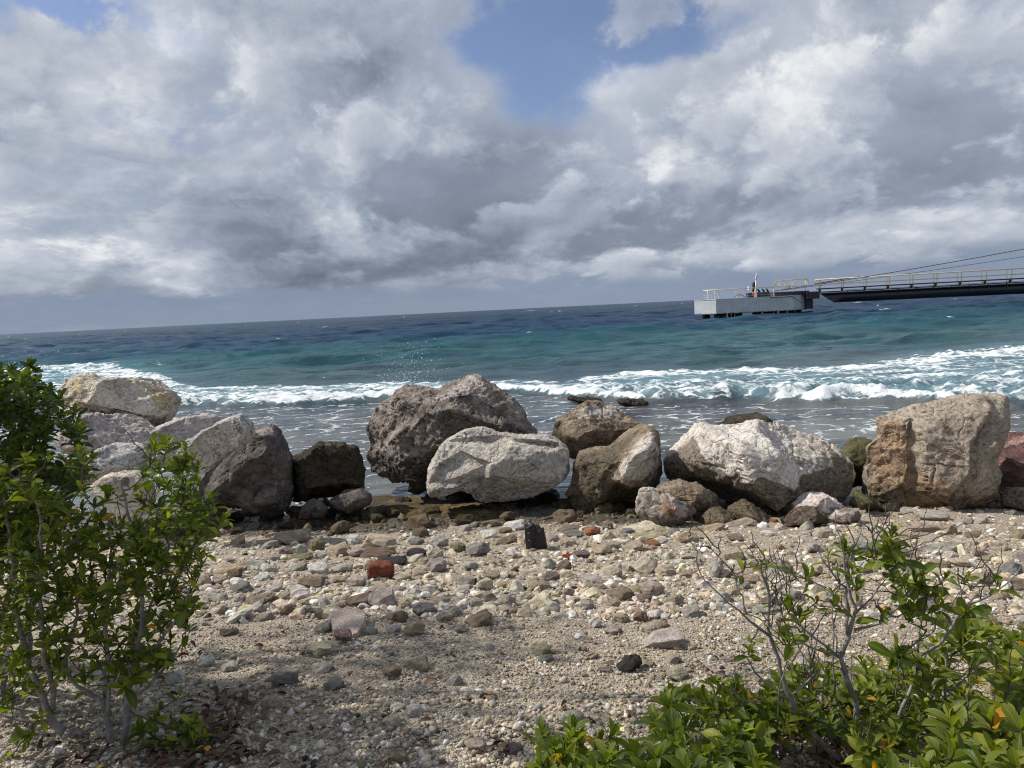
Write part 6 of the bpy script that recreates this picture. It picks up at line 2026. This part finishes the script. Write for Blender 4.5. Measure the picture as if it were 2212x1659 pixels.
s.bare(190, (0.04, 0.15))
s.finish(300)


# ---- low leafy masses along the bottom right
def low_depth(lo, hi):
    def f(x, y, rg):
        return on_ground(x, min(y, 1900))[1] * (1 - rg.uniform(lo, hi))
    return f


LOW = [
    ('low bright green leafy clump at the bottom edge, left of the others', [(1140, 1700), (1150, 1610), (1165, 1585), (1200, 1555), (1250, 1560), (1290, 1555), (1330, 1585), (1400, 1595), (1425, 1640), (1430, 1720), (1300, 1780), (1150, 1780)], 68, (0.07, 0.2), 0.082, M_LEAF_R, 11),
    ('low leafy clump with two yellow leaves, in the middle of the bottom right foliage', [(1415, 1720), (1412, 1570), (1402, 1530), (1440, 1520), (1455, 1495), (1475, 1500), (1530, 1490), (1555, 1455), (1590, 1475), (1610, 1510), (1640, 1560), (1650, 1720), (1530, 1780)], 95, (0.06, 0.2), 0.085, M_LEAF_R, 12),
    ('spreading green foliage under the bare branches of the twiggy shrub', [(1630, 1500), (1690, 1455), (1740, 1440), (1800, 1425), (1880, 1430), (1950, 1410), (1990, 1420), (2000, 1520), (1960, 1600), (1930, 1700), (1860, 1690), (1850, 1600), (1760, 1560), (1700, 1600), (1650, 1650), (1630, 1560)], 135, (0.05, 0.16), 0.072, M_LEAF_R, 13),
    ('big yellowish green leafy bush in the bottom right corner', [(1985, 1440), (2010, 1390), (2060, 1370), (2090, 1335), (2140, 1340), (2180, 1325), (2260, 1320), (2300, 1400), (2300, 1780), (1900, 1780), (1935, 1660), (1970, 1570)], 150, (0.07, 0.27), 0.09, M_LEAF_Y, 14),
]
for lab, poly, n, dr, sz, mt, sd in LOW:
    poly = np.array(poly, float)
    cx = poly[:, 0].mean()
    yb = min(poly[:, 1].max(), 1760)
    g = on_ground(cx, yb)
    D = g[1]
    s = Shrub(lab, (g[0], D, float(gz(g[0], D))), mt, seed=sd)
    lo, hi = poly.min(0), poly.max(0)
    for k in range(9):
        px = lo[0] + (hi[0] - lo[0]) * (k + 0.5) / 9
        ins = [y for y in np.arange(lo[1], hi[1], 10) if poly_sd(np.array([[px, y]]), poly)[0] > 12]
        if not ins:
            continue
        py = ins[0] + 25
        dd = on_ground(px, py)[1] * (1 - np.mean(dr))
        tp = at_depth(px, py, dd)
        bs = np.array([tp[0] * 0.7 + s.base[0] * 0.3, tp[1] + 0.02, 0]); bs[2] = gz(bs[0], bs[1]) - 0.01
        s.stem([bs, bs * 0.5 + tp * 0.5 + s.rg.normal(0, 0.02, 3), tp], 0.007, 0.003)
    s.fill(poly, int(n * 1.15), low_depth(*dr), size=sz * 0.84, nl=(6, 10), maxd=0.5)
    s.bare(25, (0.05, 0.12))
    s.finish(300)


# ---- dry leaves on the ground
def litter(name, label, spots, n, seed):
    rg = np.random.default_rng(seed)
    VV, FF, CC, nb = [], [], [], 0
    for k in range(n):
        x, y, rx, ry = spots[int(rg.integers(len(spots)))]
        px, py = x + rg.normal() * rx, y + rg.normal() * ry
        if py < 1300 or py > 1720:
            continue
        g = on_ground(px, py)
        V, F, A = LEAF_T[int(rg.integers(len(LEAF_T)))]
        a, tl, tr = rg.random() * 6.28, rg.normal(0, 0.28), rg.normal(0, 0.3)
        M = np.array(Matrix.Rotation(a, 3, 'Z') @ Matrix.Rotation(tl, 3, 'X') @ Matrix.Rotation(tr, 3, 'Y'))
        sz = rg.uniform(0.035, 0.07)
        VV.append((V * sz * np.array([1, 1, 1.6])) @ M.T + np.array([g[0], g[1], float(gz(g[0], g[1])) + rg.uniform(0.008, 0.024)]))
        FF.append(F + nb); nb += len(V)
        c = np.array([(0.085, 0.045, 0.026), (0.12, 0.07, 0.04), (0.05, 0.03, 0.02), (0.17, 0.11, 0.06), (0.10, 0.04, 0.022)][int(rg.integers(5))])
        if rg.random() < 0.04:
            c = np.array((0.5, 0.30, 0.03))
        CC.append(np.repeat(c[None] * rg.uniform(0.7, 1.2), len(V), 0))
    me = mesh_np(name, np.concatenate(VV), np.concatenate(FF), colors=np.concatenate(CC))
    mt, t = new_mat('dry_leaf')
    setin(t, t.b, Base_Color=t.attr('tint').outputs['Color'], Roughness=0.7)
    tag(link(name, me, mt), label, kind='stuff')


litter('leaf_litter', 'dry brown leaves lying under the shrubs', [(480, 1610, 55, 45), (430, 1650, 60, 30), (300, 1640, 90, 25), (480, 1560, 40, 30), (1860, 1610, 45, 35), (1840, 1650, 60, 30), (1640, 1600, 30, 40), (1740, 1590, 50, 40), (330, 1400, 40, 30)], 520, 8)
litter('scattered_leaf_litter', 'odd brown and yellow leaves strewn over the gravel', [(900, 1560, 330, 90), (700, 1480, 200, 80), (1300, 1500, 250, 70)], 60, 9)


# ---- an unseen tree, added outside the frame on the left to shade the foreground
def shade_tree():
    b = np.array([-5.9, 4.7]); zb = float(gz(b[0], b[1]))
    root = empty('tree', (b[0], b[1], zb)); tag(root, 'unseen tall open crowned tree, added outside the left edge to shade the foreground gravel', 'tree')
    rg = np.random.default_rng(9)
    MB().tube([(0, 0, -0.1), (0.06, 0.0, 1.6), (-0.04, 0.05, 3.2), (0.1, 0.0, 4.6), (0.05, 0, 5.6)], [0.15, 0.12, 0.10, 0.08, 0.05], 10).build('trunk', M_BARK, root, smooth=True)
    VV, FF, AA, nb = [], [], [], 0
    for k in range(16):
        a = k * 2.4
        tip = np.array([math.cos(a) * rg.uniform(0.5, 1.5), math.sin(a) * rg.uniform(0.4, 1.3), rg.uniform(5.4, 6.8)])
        st = np.array([0.04, 0.02, rg.uniform(3.8, 5.3)])
        P = np.array([st + (tip - st) * f + np.array([0, 0, -0.25 * f * (1 - f)]) for f in np.linspace(0, 1, 8)])
        MB().tube(P, np.linspace(0.035, 0.008, 8), 6).build('limb', M_BARK, root, smooth=True)
        for j in range(150):
            c = tip + rg.normal(0, 0.3, 3) * np.array([1.1, 1.1, 0.6])
            V, F, A = LEAF_T[int(rg.integers(len(LEAF_T)))]
            M = np.linalg.qr(rg.normal(size=(3, 3)))[0]
            VV.append((V * rg.uniform(0.07, 0.12)) @ M.T + c); FF.append(F + nb); AA.append(A); nb += len(V)
    me = mesh_np('crown', np.concatenate(VV), np.concatenate(FF))
    a = me.attributes.new('leafv', 'FLOAT_VECTOR', 'POINT')
    a.data.foreach_set('vector', np.concatenate(AA).astype(np.float32).ravel())
    link('crown', me, M_LEAF_D, root)['kind'] = 'stuff'


shade_tree()
# ================================================================== THE PIER HEAD AND ITS GANGWAY
def concrete_material():
    mt, t = new_mat('painted_grey_concrete')
    co = t.n('ShaderNodeTexCoord').outputs['Object']
    z = t.n('ShaderNodeSeparateXYZ', {0: co}).outputs[2]
    n = t.noise(co, 0.8, 6, 0.6)
    c = t.mix(t.step(n, 0.35, 0.7), (0.46, 0.49, 0.495), (0.57, 0.60, 0.605))
    streak = t.step(t.noise(t.vmath('MULTIPLY', co, (3.2, 3.2, 0.22)), 1.0, 5, 0.65), 0.54, 0.68)
    c = t.mix(t.math('MULTIPLY', streak, 0.35), c, (0.33, 0.31, 0.28))
    # chipped and rusty lower edge
    low = t.step(t.math('ADD', z, t.math('MULTIPLY', t.noise(co, 2.5, 5, 0.7), 0.55)), 1.06, 0.92)
    c = t.mix(t.math('MULTIPLY', low, 0.8), c, (0.10, 0.065, 0.04))
    setin(t, t.b, Base_Color=c, Roughness=0.8, Normal=t.bump(t.noise(co, 5, 5, 0.6), 0.15, 0.02))
    return mt


M_CONC = concrete_material()
M_PILE = plain_mat('black_pile', (0.02, 0.02, 0.021), 0.6, scale=2)
M_DARK = plain_mat('dark_steel', (0.022, 0.024, 0.028), 0.45, var=0.3, scale=1.2)
M_TUBE = plain_mat('black_pipe', (0.014, 0.015, 0.018), 0.35, var=0.3, scale=0.8)
M_RAIL = plain_mat('cream_rail_paint', (0.82, 0.65, 0.40), 0.55, var=0.12, scale=3, bump=0)
M_YELL = plain_mat('yellow_rail_paint', (0.68, 0.45, 0.08), 0.5, var=0.1, scale=3, bump=0)
M_LAMP = plain_mat('pale_lamp_paint', (0.55, 0.60, 0.62), 0.5, var=0.08, scale=2, bump=0)
M_REDP = plain_mat('red_machine_paint', (0.30, 0.03, 0.02), 0.5, scale=3, bump=0)
M_WHT = plain_mat('white_panel', (0.72, 0.72, 0.70), 0.5, var=0.06, scale=3, bump=0)
M_PALEG = plain_mat('weathered_grating', (0.42, 0.42, 0.40), 0.7, var=0.35, scale=2.0, bump=0)

PD = 88.0                                     # distance of the pier head's front face


def pp(Zf, X, Y, D):
    (a, b), = Zf([(X, Y)])
    return at_depth(a, b, D)


def pier_head():
    xl = pp(ZP, 455, 760, PD)[0]; xr = pp(ZP, 1320, 740, PD)[0]
    xll = pp(ZP, 215, 770, PD + 2.7)[0]; xrr = pp(ZP, 1455, 720, PD + 1.8)[0]
    z1, z0 = 2.40, 0.62
    root = empty('pier_head', ((xl + xr) / 2, PD, 0))
    b = np.array(root.location)
    tag(root, 'grey octagonal concrete platform on dark piles standing in the sea', 'pier')
    poly = [(xl, PD), (xr, PD), (xrr, PD + 1.8), (xrr, PD + 4.5), (xr, PD + 6.0), (xl + 0.6, PD + 6.0), (xll + 0.75, PD + 5.0), (xll, PD + 2.7)]
    mb = MB().prism([(x - b[0], y - b[1]) for x, y in poly], z0, z1)
    mb.build('platform', M_CONC, root, bevel=0.04)
    mb = MB().prism([((x - (xl + xr) / 2) * 1.008 + (xl + xr) / 2 - b[0], (y - PD - 3) * 1.008 + PD + 3 - b[1]) for x, y in poly], z1 + 0.002, z1 + 0.07)
    mb.build('deck_edge', M_WHT, root)
    # piles, each of its own
    for X, w, dy in [(345, 0.95, 3.0), (470, 0.9, 1.0), (535, 0.9, 1.0), (620, 0.8, 4.5), (700, 0.95, 1.0), (905, 1.1, 1.0), (1010, 0.8, 4.5), (1085, 1.0, 1.2), (1195, 0.9, 1.0), (1290, 0.95, 1.6), (1370, 0.75, 4.0)]:
        x = pp(ZP, X, 850, PD + dy)[0]
        MB().tube([(x - b[0], dy, -2.5), (x - b[0], dy, 0.0), (x - b[0], dy, z0 + 0.05)], w / 2, 14).build('pile', M_PILE, root, smooth=True)
    for X in (570, 622, 660, 968, 1090, 1140, 1247):
        x = pp(ZP, X, 850, PD + 0.5)[0]
        MB().box((x - b[0], 0.5, 0.15), (0.07, 0.07, 1.2)).build('drain_pipe', M_LAMP, root)
    # dark landing block at the gangway end
    x0, x1 = pp(ZP, 1455, 650, PD + 1.2)[0], pp(ZP, 1500, 650, PD + 1.2)[0]
    MB().box(((x0 + x1) / 2 - b[0] + 0.05, 2.6, 1.75), (x1 - x0 + 0.3, 3.2, 2.1)).build('landing_block', M_DARK, root)
    x0, x1 = pp(ZP, 1110, 620, PD + 0.8)[0], pp(ZP, 1490, 620, PD + 0.8)[0]
    MB().box(((x0 + x1) / 2 - b[0], 2.0, 2.72), (x1 - x0, 2.2, 0.5)).build('landing_beam', M_DARK, root)
    # railing of the deck
    top, mid = z1 + 1.22, z1 + 0.62
    def rail(pts, z, mat, r=0.06, nm='rail'):
        MB().tube([(x - b[0], y - b[1], z) for x, y in pts], r, 6).build(nm, mat, root, smooth=True)
    xa, xb2 = pp(ZP, 350, 590, PD + 0.6)[0], pp(ZP, 1105, 560, PD + 0.4)[0]
    xc = pp(ZP, 455, 590, PD + 0.3)[0]
    rail([(xa, PD + 2.0), (xc, PD + 0.35), (xb2, PD + 0.35)], top, M_RAIL)
    rail([(xa, PD + 2.0), (xc, PD + 0.35), (xb2, PD + 0.35)], mid, M_LAMP, 0.012, 'wire')
    rail([(xa, PD + 2.0), (xc, PD + 0.35), (xb2, PD + 0.35)], z1 + 0.35, M_LAMP, 0.012, 'wire')
    for X, y in [(362, 2.0), (443, 0.6), (480, 0.35), (678, 0.35), (880, 0.35), (1093, 0.35)]:
        x = pp(ZP, X, 640, PD + y)[0]
        MB().tube([(x - b[0], y, z1), (x - b[0], y, top)], 0.045, 6).build('rail_post', M_RAIL, root, smooth=True)
    # raised yellow guard with rounded ends
    xa, xb2 = pp(ZP, 1110, 520, PD + 0.9)[0], pp(ZP, 1472, 510, PD + 0.9)[0]
    zt, zb = z1 + 1.98, z1 + 1.2
    r = 0.3
    loop = [(xa + r, zt), (xb2 - r, zt + 0.06), (xb2 - 0.05, zt - 0.1), (xb2, zt - r), (xb2, zb + r), (xb2 - 0.05, zb + 0.1), (xb2 - r, zb), (xa + r, zb), (xa + 0.05, zb + 0.1), (xa, zb + r), (xa, zt - r), (xa + 0.05, zt - 0.1), (xa + r, zt)]
    MB().tube([(x - b[0], 0.9, z) for x, z in loop], 0.05, 6).build('guard_rail', M_YELL, root, smooth=True)
    for X in (1155, 1298, 1444):
        x = pp(ZP, X, 560, PD + 0.9)[0]
        MB().tube([(x - b[0], 0.9, z1 + 0.5), (x - b[0], 0.9, zt)], 0.045, 6).build('rail_post', M_RAIL, root, smooth=True)
    # pipe loop hanging over the edge
    P3 = [pp(ZP, X, Y, PD - 0.08) for X, Y in [(1045, 592), (1050, 650), (1060, 662), (1180, 660), (1300, 652), (1350, 690), (1400, 718), (1450, 722)]]
    MB().tube([p - b for p in P3], 0.035, 6).build('cable_pipe', M_DARK, root, smooth=True)
    return b, z1


PB, PZ = pier_head()


def pier_things():
    # lamp mast
    x = pp(ZP, 897, 600, PD + 0.7)[0]
    r = empty('lamp_mast', (x, PD + 0.7, PZ + 0.07)); tag(r, 'pale street lamp mast with bent head on the pier platform', 'lamp post')
    MB().tube([(0, 0, 0), (0, 0, 2.05)], 0.095, 10).build('pole', M_LAMP, r, smooth=True)
    MB().tube([(0, 0, 2.05), (0.02, 0, 2.25), (0.08, 0, 2.65), (0.16, 0, 2.95)], [0.07, 0.11, 0.12, 0.05], 10).build('lamp_head', M_LAMP, r, smooth=True)
    # mooring winch: red base, black body, white box
    x = pp(ZP, 850, 640, PD + 1.6)[0]
    r = empty('mooring_winch', (x, PD + 1.8, PZ + 0.07)); tag(r, 'red and black mooring winch with white box behind the lamp mast', 'winch')
    MB().prism([(-0.55, -0.5), (0.5, -0.5), (0.5, 0.5), (-0.55, 0.5)], 0, 0.55).build('winch_base', M_DARK, r, bevel=0.04)
    MB().tube([(-0.1, -0.62, 0.42), (0.5, -0.62, 0.42)], [0.3, 0.22], 12).build('winch_drum', M_REDP, r, smooth=True)
    MB().tube([(0.3, 0, 0.5), (0.3, 0, 1.2), (0.35, 0, 1.75), (0.35, 0, 1.95)], [0.2, 0.22, 0.26, 0.12], 10).build('winch_head', M_DARK, r, smooth=True)
    MB().box((-0.25, -0.3, 1.15), (0.5, 0.35, 0.45)).build('control_box', M_WHT, r, bevel=0.02)
    # quick release hooks
    for k, X in enumerate((935, 985, 1030)):
        x = pp(ZP, X, 610, PD + 1.5)[0]
        r = empty('mooring_hook', (x, PD + 1.8, PZ + 0.07)); tag(r, ['black mooring hook nearest the lamp mast', 'middle of three black mooring hooks', 'black mooring hook nearest the yellow guard rail'][k], 'mooring hook', 'mooring hooks on the pier platform')
        MB().box((0, 0, 0.3), (0.42, 0.7, 0.6)).build('hook_base', M_DARK, r, bevel=0.03)
        MB().tube([(0.12, 0, 0.55), (0.02, 0, 0.8), (-0.16, 0, 1.0), (-0.2, 0, 1.02)], [0.13, 0.12, 0.07, 0.03], 8).build('hook', M_DARK, r, smooth=True)
    # black hose
    P3 = np.array([pp(ZP, X, Y, PD + 0.8) for X, Y in [(660, 660), (680, 640), (715, 632), (745, 640), (770, 655)]])
    o = MB().tube(P3 - P3[0], 0.05, 6).build('hose', M_DARK, smooth=True); o.location = P3[0]
    tag(o, 'black hose arching over the deck left of the winch', 'hose')
    # folded white panel
    x = pp(ZP, 1228, 560, PD + 1.6)[0]
    r = empty('wind_vane', (x, PD + 1.6, PZ + 0.57)); tag(r, 'folded white panel sticking up behind the yellow guard rail', 'panel')
    for sx in (-1, 1):
        mb = MB().add([(0, 0, 0.15), (sx * 0.36 + 0.12, 0, 0.25), (sx * 0.36 + 0.22, 0, 1.0), (sx * 0.1 + 0.05, 0, 0.8), (0, 0.05, 0.15), (sx * 0.36 + 0.12, 0.05, 0.25), (sx * 0.36 + 0.22, 0.05, 1.0), (sx * 0.1 + 0.05, 0.05, 0.8)],
                      [(0, 1, 2, 3), (7, 6, 5, 4), (0, 4, 5, 1), (1, 5, 6, 2), (2, 6, 7, 3), (3, 7, 4, 0)])
        mb.build('panel', M_WHT, r)
    MB().tube([(0.05, 0.1, -0.5), (0.05, 0.1, 0.4)], 0.04, 6).build('panel_post', M_LAMP, r)


pier_things()


def gangway():
    a = np.array([pp(ZQ, 190, 650, PD)[0], PD + 0.6])
    e = np.array([pp(ZQ, 2600, 560, 80.5)[0], 80.5 + 0.6])
    L = np.linalg.norm(e - a)
    ux = (e - a) / L
    rz = math.atan2(ux[1], ux[0])
    root = empty('gangway', (a[0], a[1], 0)); root.rotation_euler = (0, 0, rz)
    tag(root, 'long gangway with cream railings on a fat black pipe, right edge', 'gangway')
    zd = 2.62                                # underside of the walkway
    # big pipe with a slanting cut end
    s0 = 0.25
    n = 14
    pts, rad = [], 0.62
    mb = MB()
    V, F = [], []
    sides = 20
    xs = [0, 1] + [k for k in np.linspace(3, L, n)]
    for k, x in enumerate(xs):
        for j in range(sides):
            t_ = 2 * math.pi * j / sides
            y, z = math.cos(t_) * rad, math.sin(t_) * rad
            cut = (0.62 - z) * 1.35
            V.append((max(x, s0 + cut) if k < 2 else x, y, zd - 0.66 + z))
    for k in range(len(xs) - 1):
        for j in range(sides):
            j2 = (j + 1) % sides
            F.append((k * sides + j, k * sides + j2, (k + 1) * sides + j2, (k + 1) * sides + j))
    F.append(tuple(range(sides - 1, -1, -1)))
    mb.add(V, F)
    mb.build('pipe', M_TUBE, root, smooth=True)
    MB().box((L / 2 - 0.6, 0, zd + 0.06), (L + 1.2, 1.5, 0.14)).build('walkway_beam', M_DARK, root)
    MB().box((L / 2 + 1.5, -0.2, zd + 0.2), (L - 3, 1.0, 0.06)).build('walkway_grating', M_PALEG, root)
    MB().box((L / 2, -0.78, zd + 0.48), (L, 0.06, 0.14)).build('kick_plate', M_DARK, root)
    MB().box((L / 2, 0.78, zd + 0.48), (L, 0.06, 0.14)).build('kick_plate', M_DARK, root)
    MB().tube([(0, -0.80, zd - 0.12), (L, -0.80, zd - 0.12)], 0.05, 6).build('service_pipe', M_DARK, root)
    MB().box((-0.55, -0.2, zd - 0.25), (1.5, 1.2, 0.9)).build('hinge_block', M_DARK, root, bevel=0.03)
    sp = 2.52
    k = 0
    x = 0.35
    while x < L:
        for y in (-0.76, 0.76):
            MB().tube([(x, y, zd + 0.02), (x, y, zd + 1.62)], 0.055, 6, cap=False).build('rail_post', M_RAIL, root, smooth=True)
        MB().box((x - 0.12, -0.72, zd + 0.24), (0.3, 0.16, 0.34)).build('post_bracket', M_DARK, root)
        x += sp
    x = 1.5
    while x < L:
        MB().box((x, -0.55, zd - 0.2), (0.07, 0.3, 0.44)).build('pipe_strap', M_DARK, root)
        x += 1.86
    for y in (-0.76, 0.76):
        for z in (zd + 1.62, zd + 1.0):
            MB().tube([(-0.15, y, z), (L, y, z)], 0.06, 6).build('rail', M_RAIL, root, smooth=True)
    zt, zb = zd + 1.62, zd + 1.0
    MB().tube([(0.3, -0.76, zt), (-0.1, -0.76, zt - 0.02), (-0.38, -0.76, zt - 0.18), (-0.42, -0.76, (zt + zb) / 2), (-0.38, -0.76, zb + 0.18), (-0.1, -0.76, zb + 0.02), (0.3, -0.76, zb)], 0.052, 6).build('rail_end', M_YELL, root, smooth=True)


gangway()


def mooring_line(name, label, p0, p1, r0, r1, sag):
    t_ = np.linspace(0, 1, 30)[:, None]
    P = p0 + (p1 - p0) * t_ - np.array([0, 0, sag]) * 4 * t_ * (1 - t_)
    o = MB().tube(P - p0, np.linspace(r0, r1, 30), 6).build(name, M_DARK, smooth=True)
    o.location = p0
    tag(o, label, 'rope', 'mooring lines')


mooring_line('mooring_line', 'upper thicker mooring line rising to the right above the gangway', pp(ZP, 1090, 592, PD + 2.0), pp(ZQ, 3400, 5, 75), 0.045, 0.04, 0.3)
mooring_line('mooring_line', 'lower thinner mooring line crossing behind the gangway railing', pp(ZP, 1060, 598, PD + 2.6), pp(ZQ, 3600, 85, 84), 0.03, 0.03, 0.3)
P3 = (pp(ZP, 1560, 510, PD + 1.8), pp(ZP, 2050, 430, PD - 0.6))
mooring_line('chafe_sleeve', 'black sleeve thickening the upper mooring line near the pier', *(P3), 0.07, 0.05, 0.0)


# ================================================================== SPRAY
def spray():
    rg = np.random.default_rng(5)
    D = on_sea(880, 858)[1] + 0.4
    V0, F0 = ico(1)
    VV, FF = [], []
    n = 650
    for k in range(n):
        f = rg.random() ** 1.7
        px = 880 + rg.normal() * (16 + 26 * (1 - abs(f - 0.45))) + 6 * f
        py = 842 - 105 * f
        r = rg.lognormal(math.log(0.0068), 0.5) * (1.2 - 0.5 * f)
        p = at_depth(px, py, D + rg.normal() * 0.5)
        VV.append(V0 * r + p); FF.append(F0 + 12 * k)
    me = mesh_np('sea_spray', np.concatenate(VV), np.concatenate(FF))
    mt, t = new_mat('spray_water')
    setin(t, t.b, Base_Color=(0.85, 0.88, 0.9), Roughness=0.3)
    tag(link('sea_spray', me, mt), 'white droplets thrown up by the breaking wave', kind='stuff')


spray()
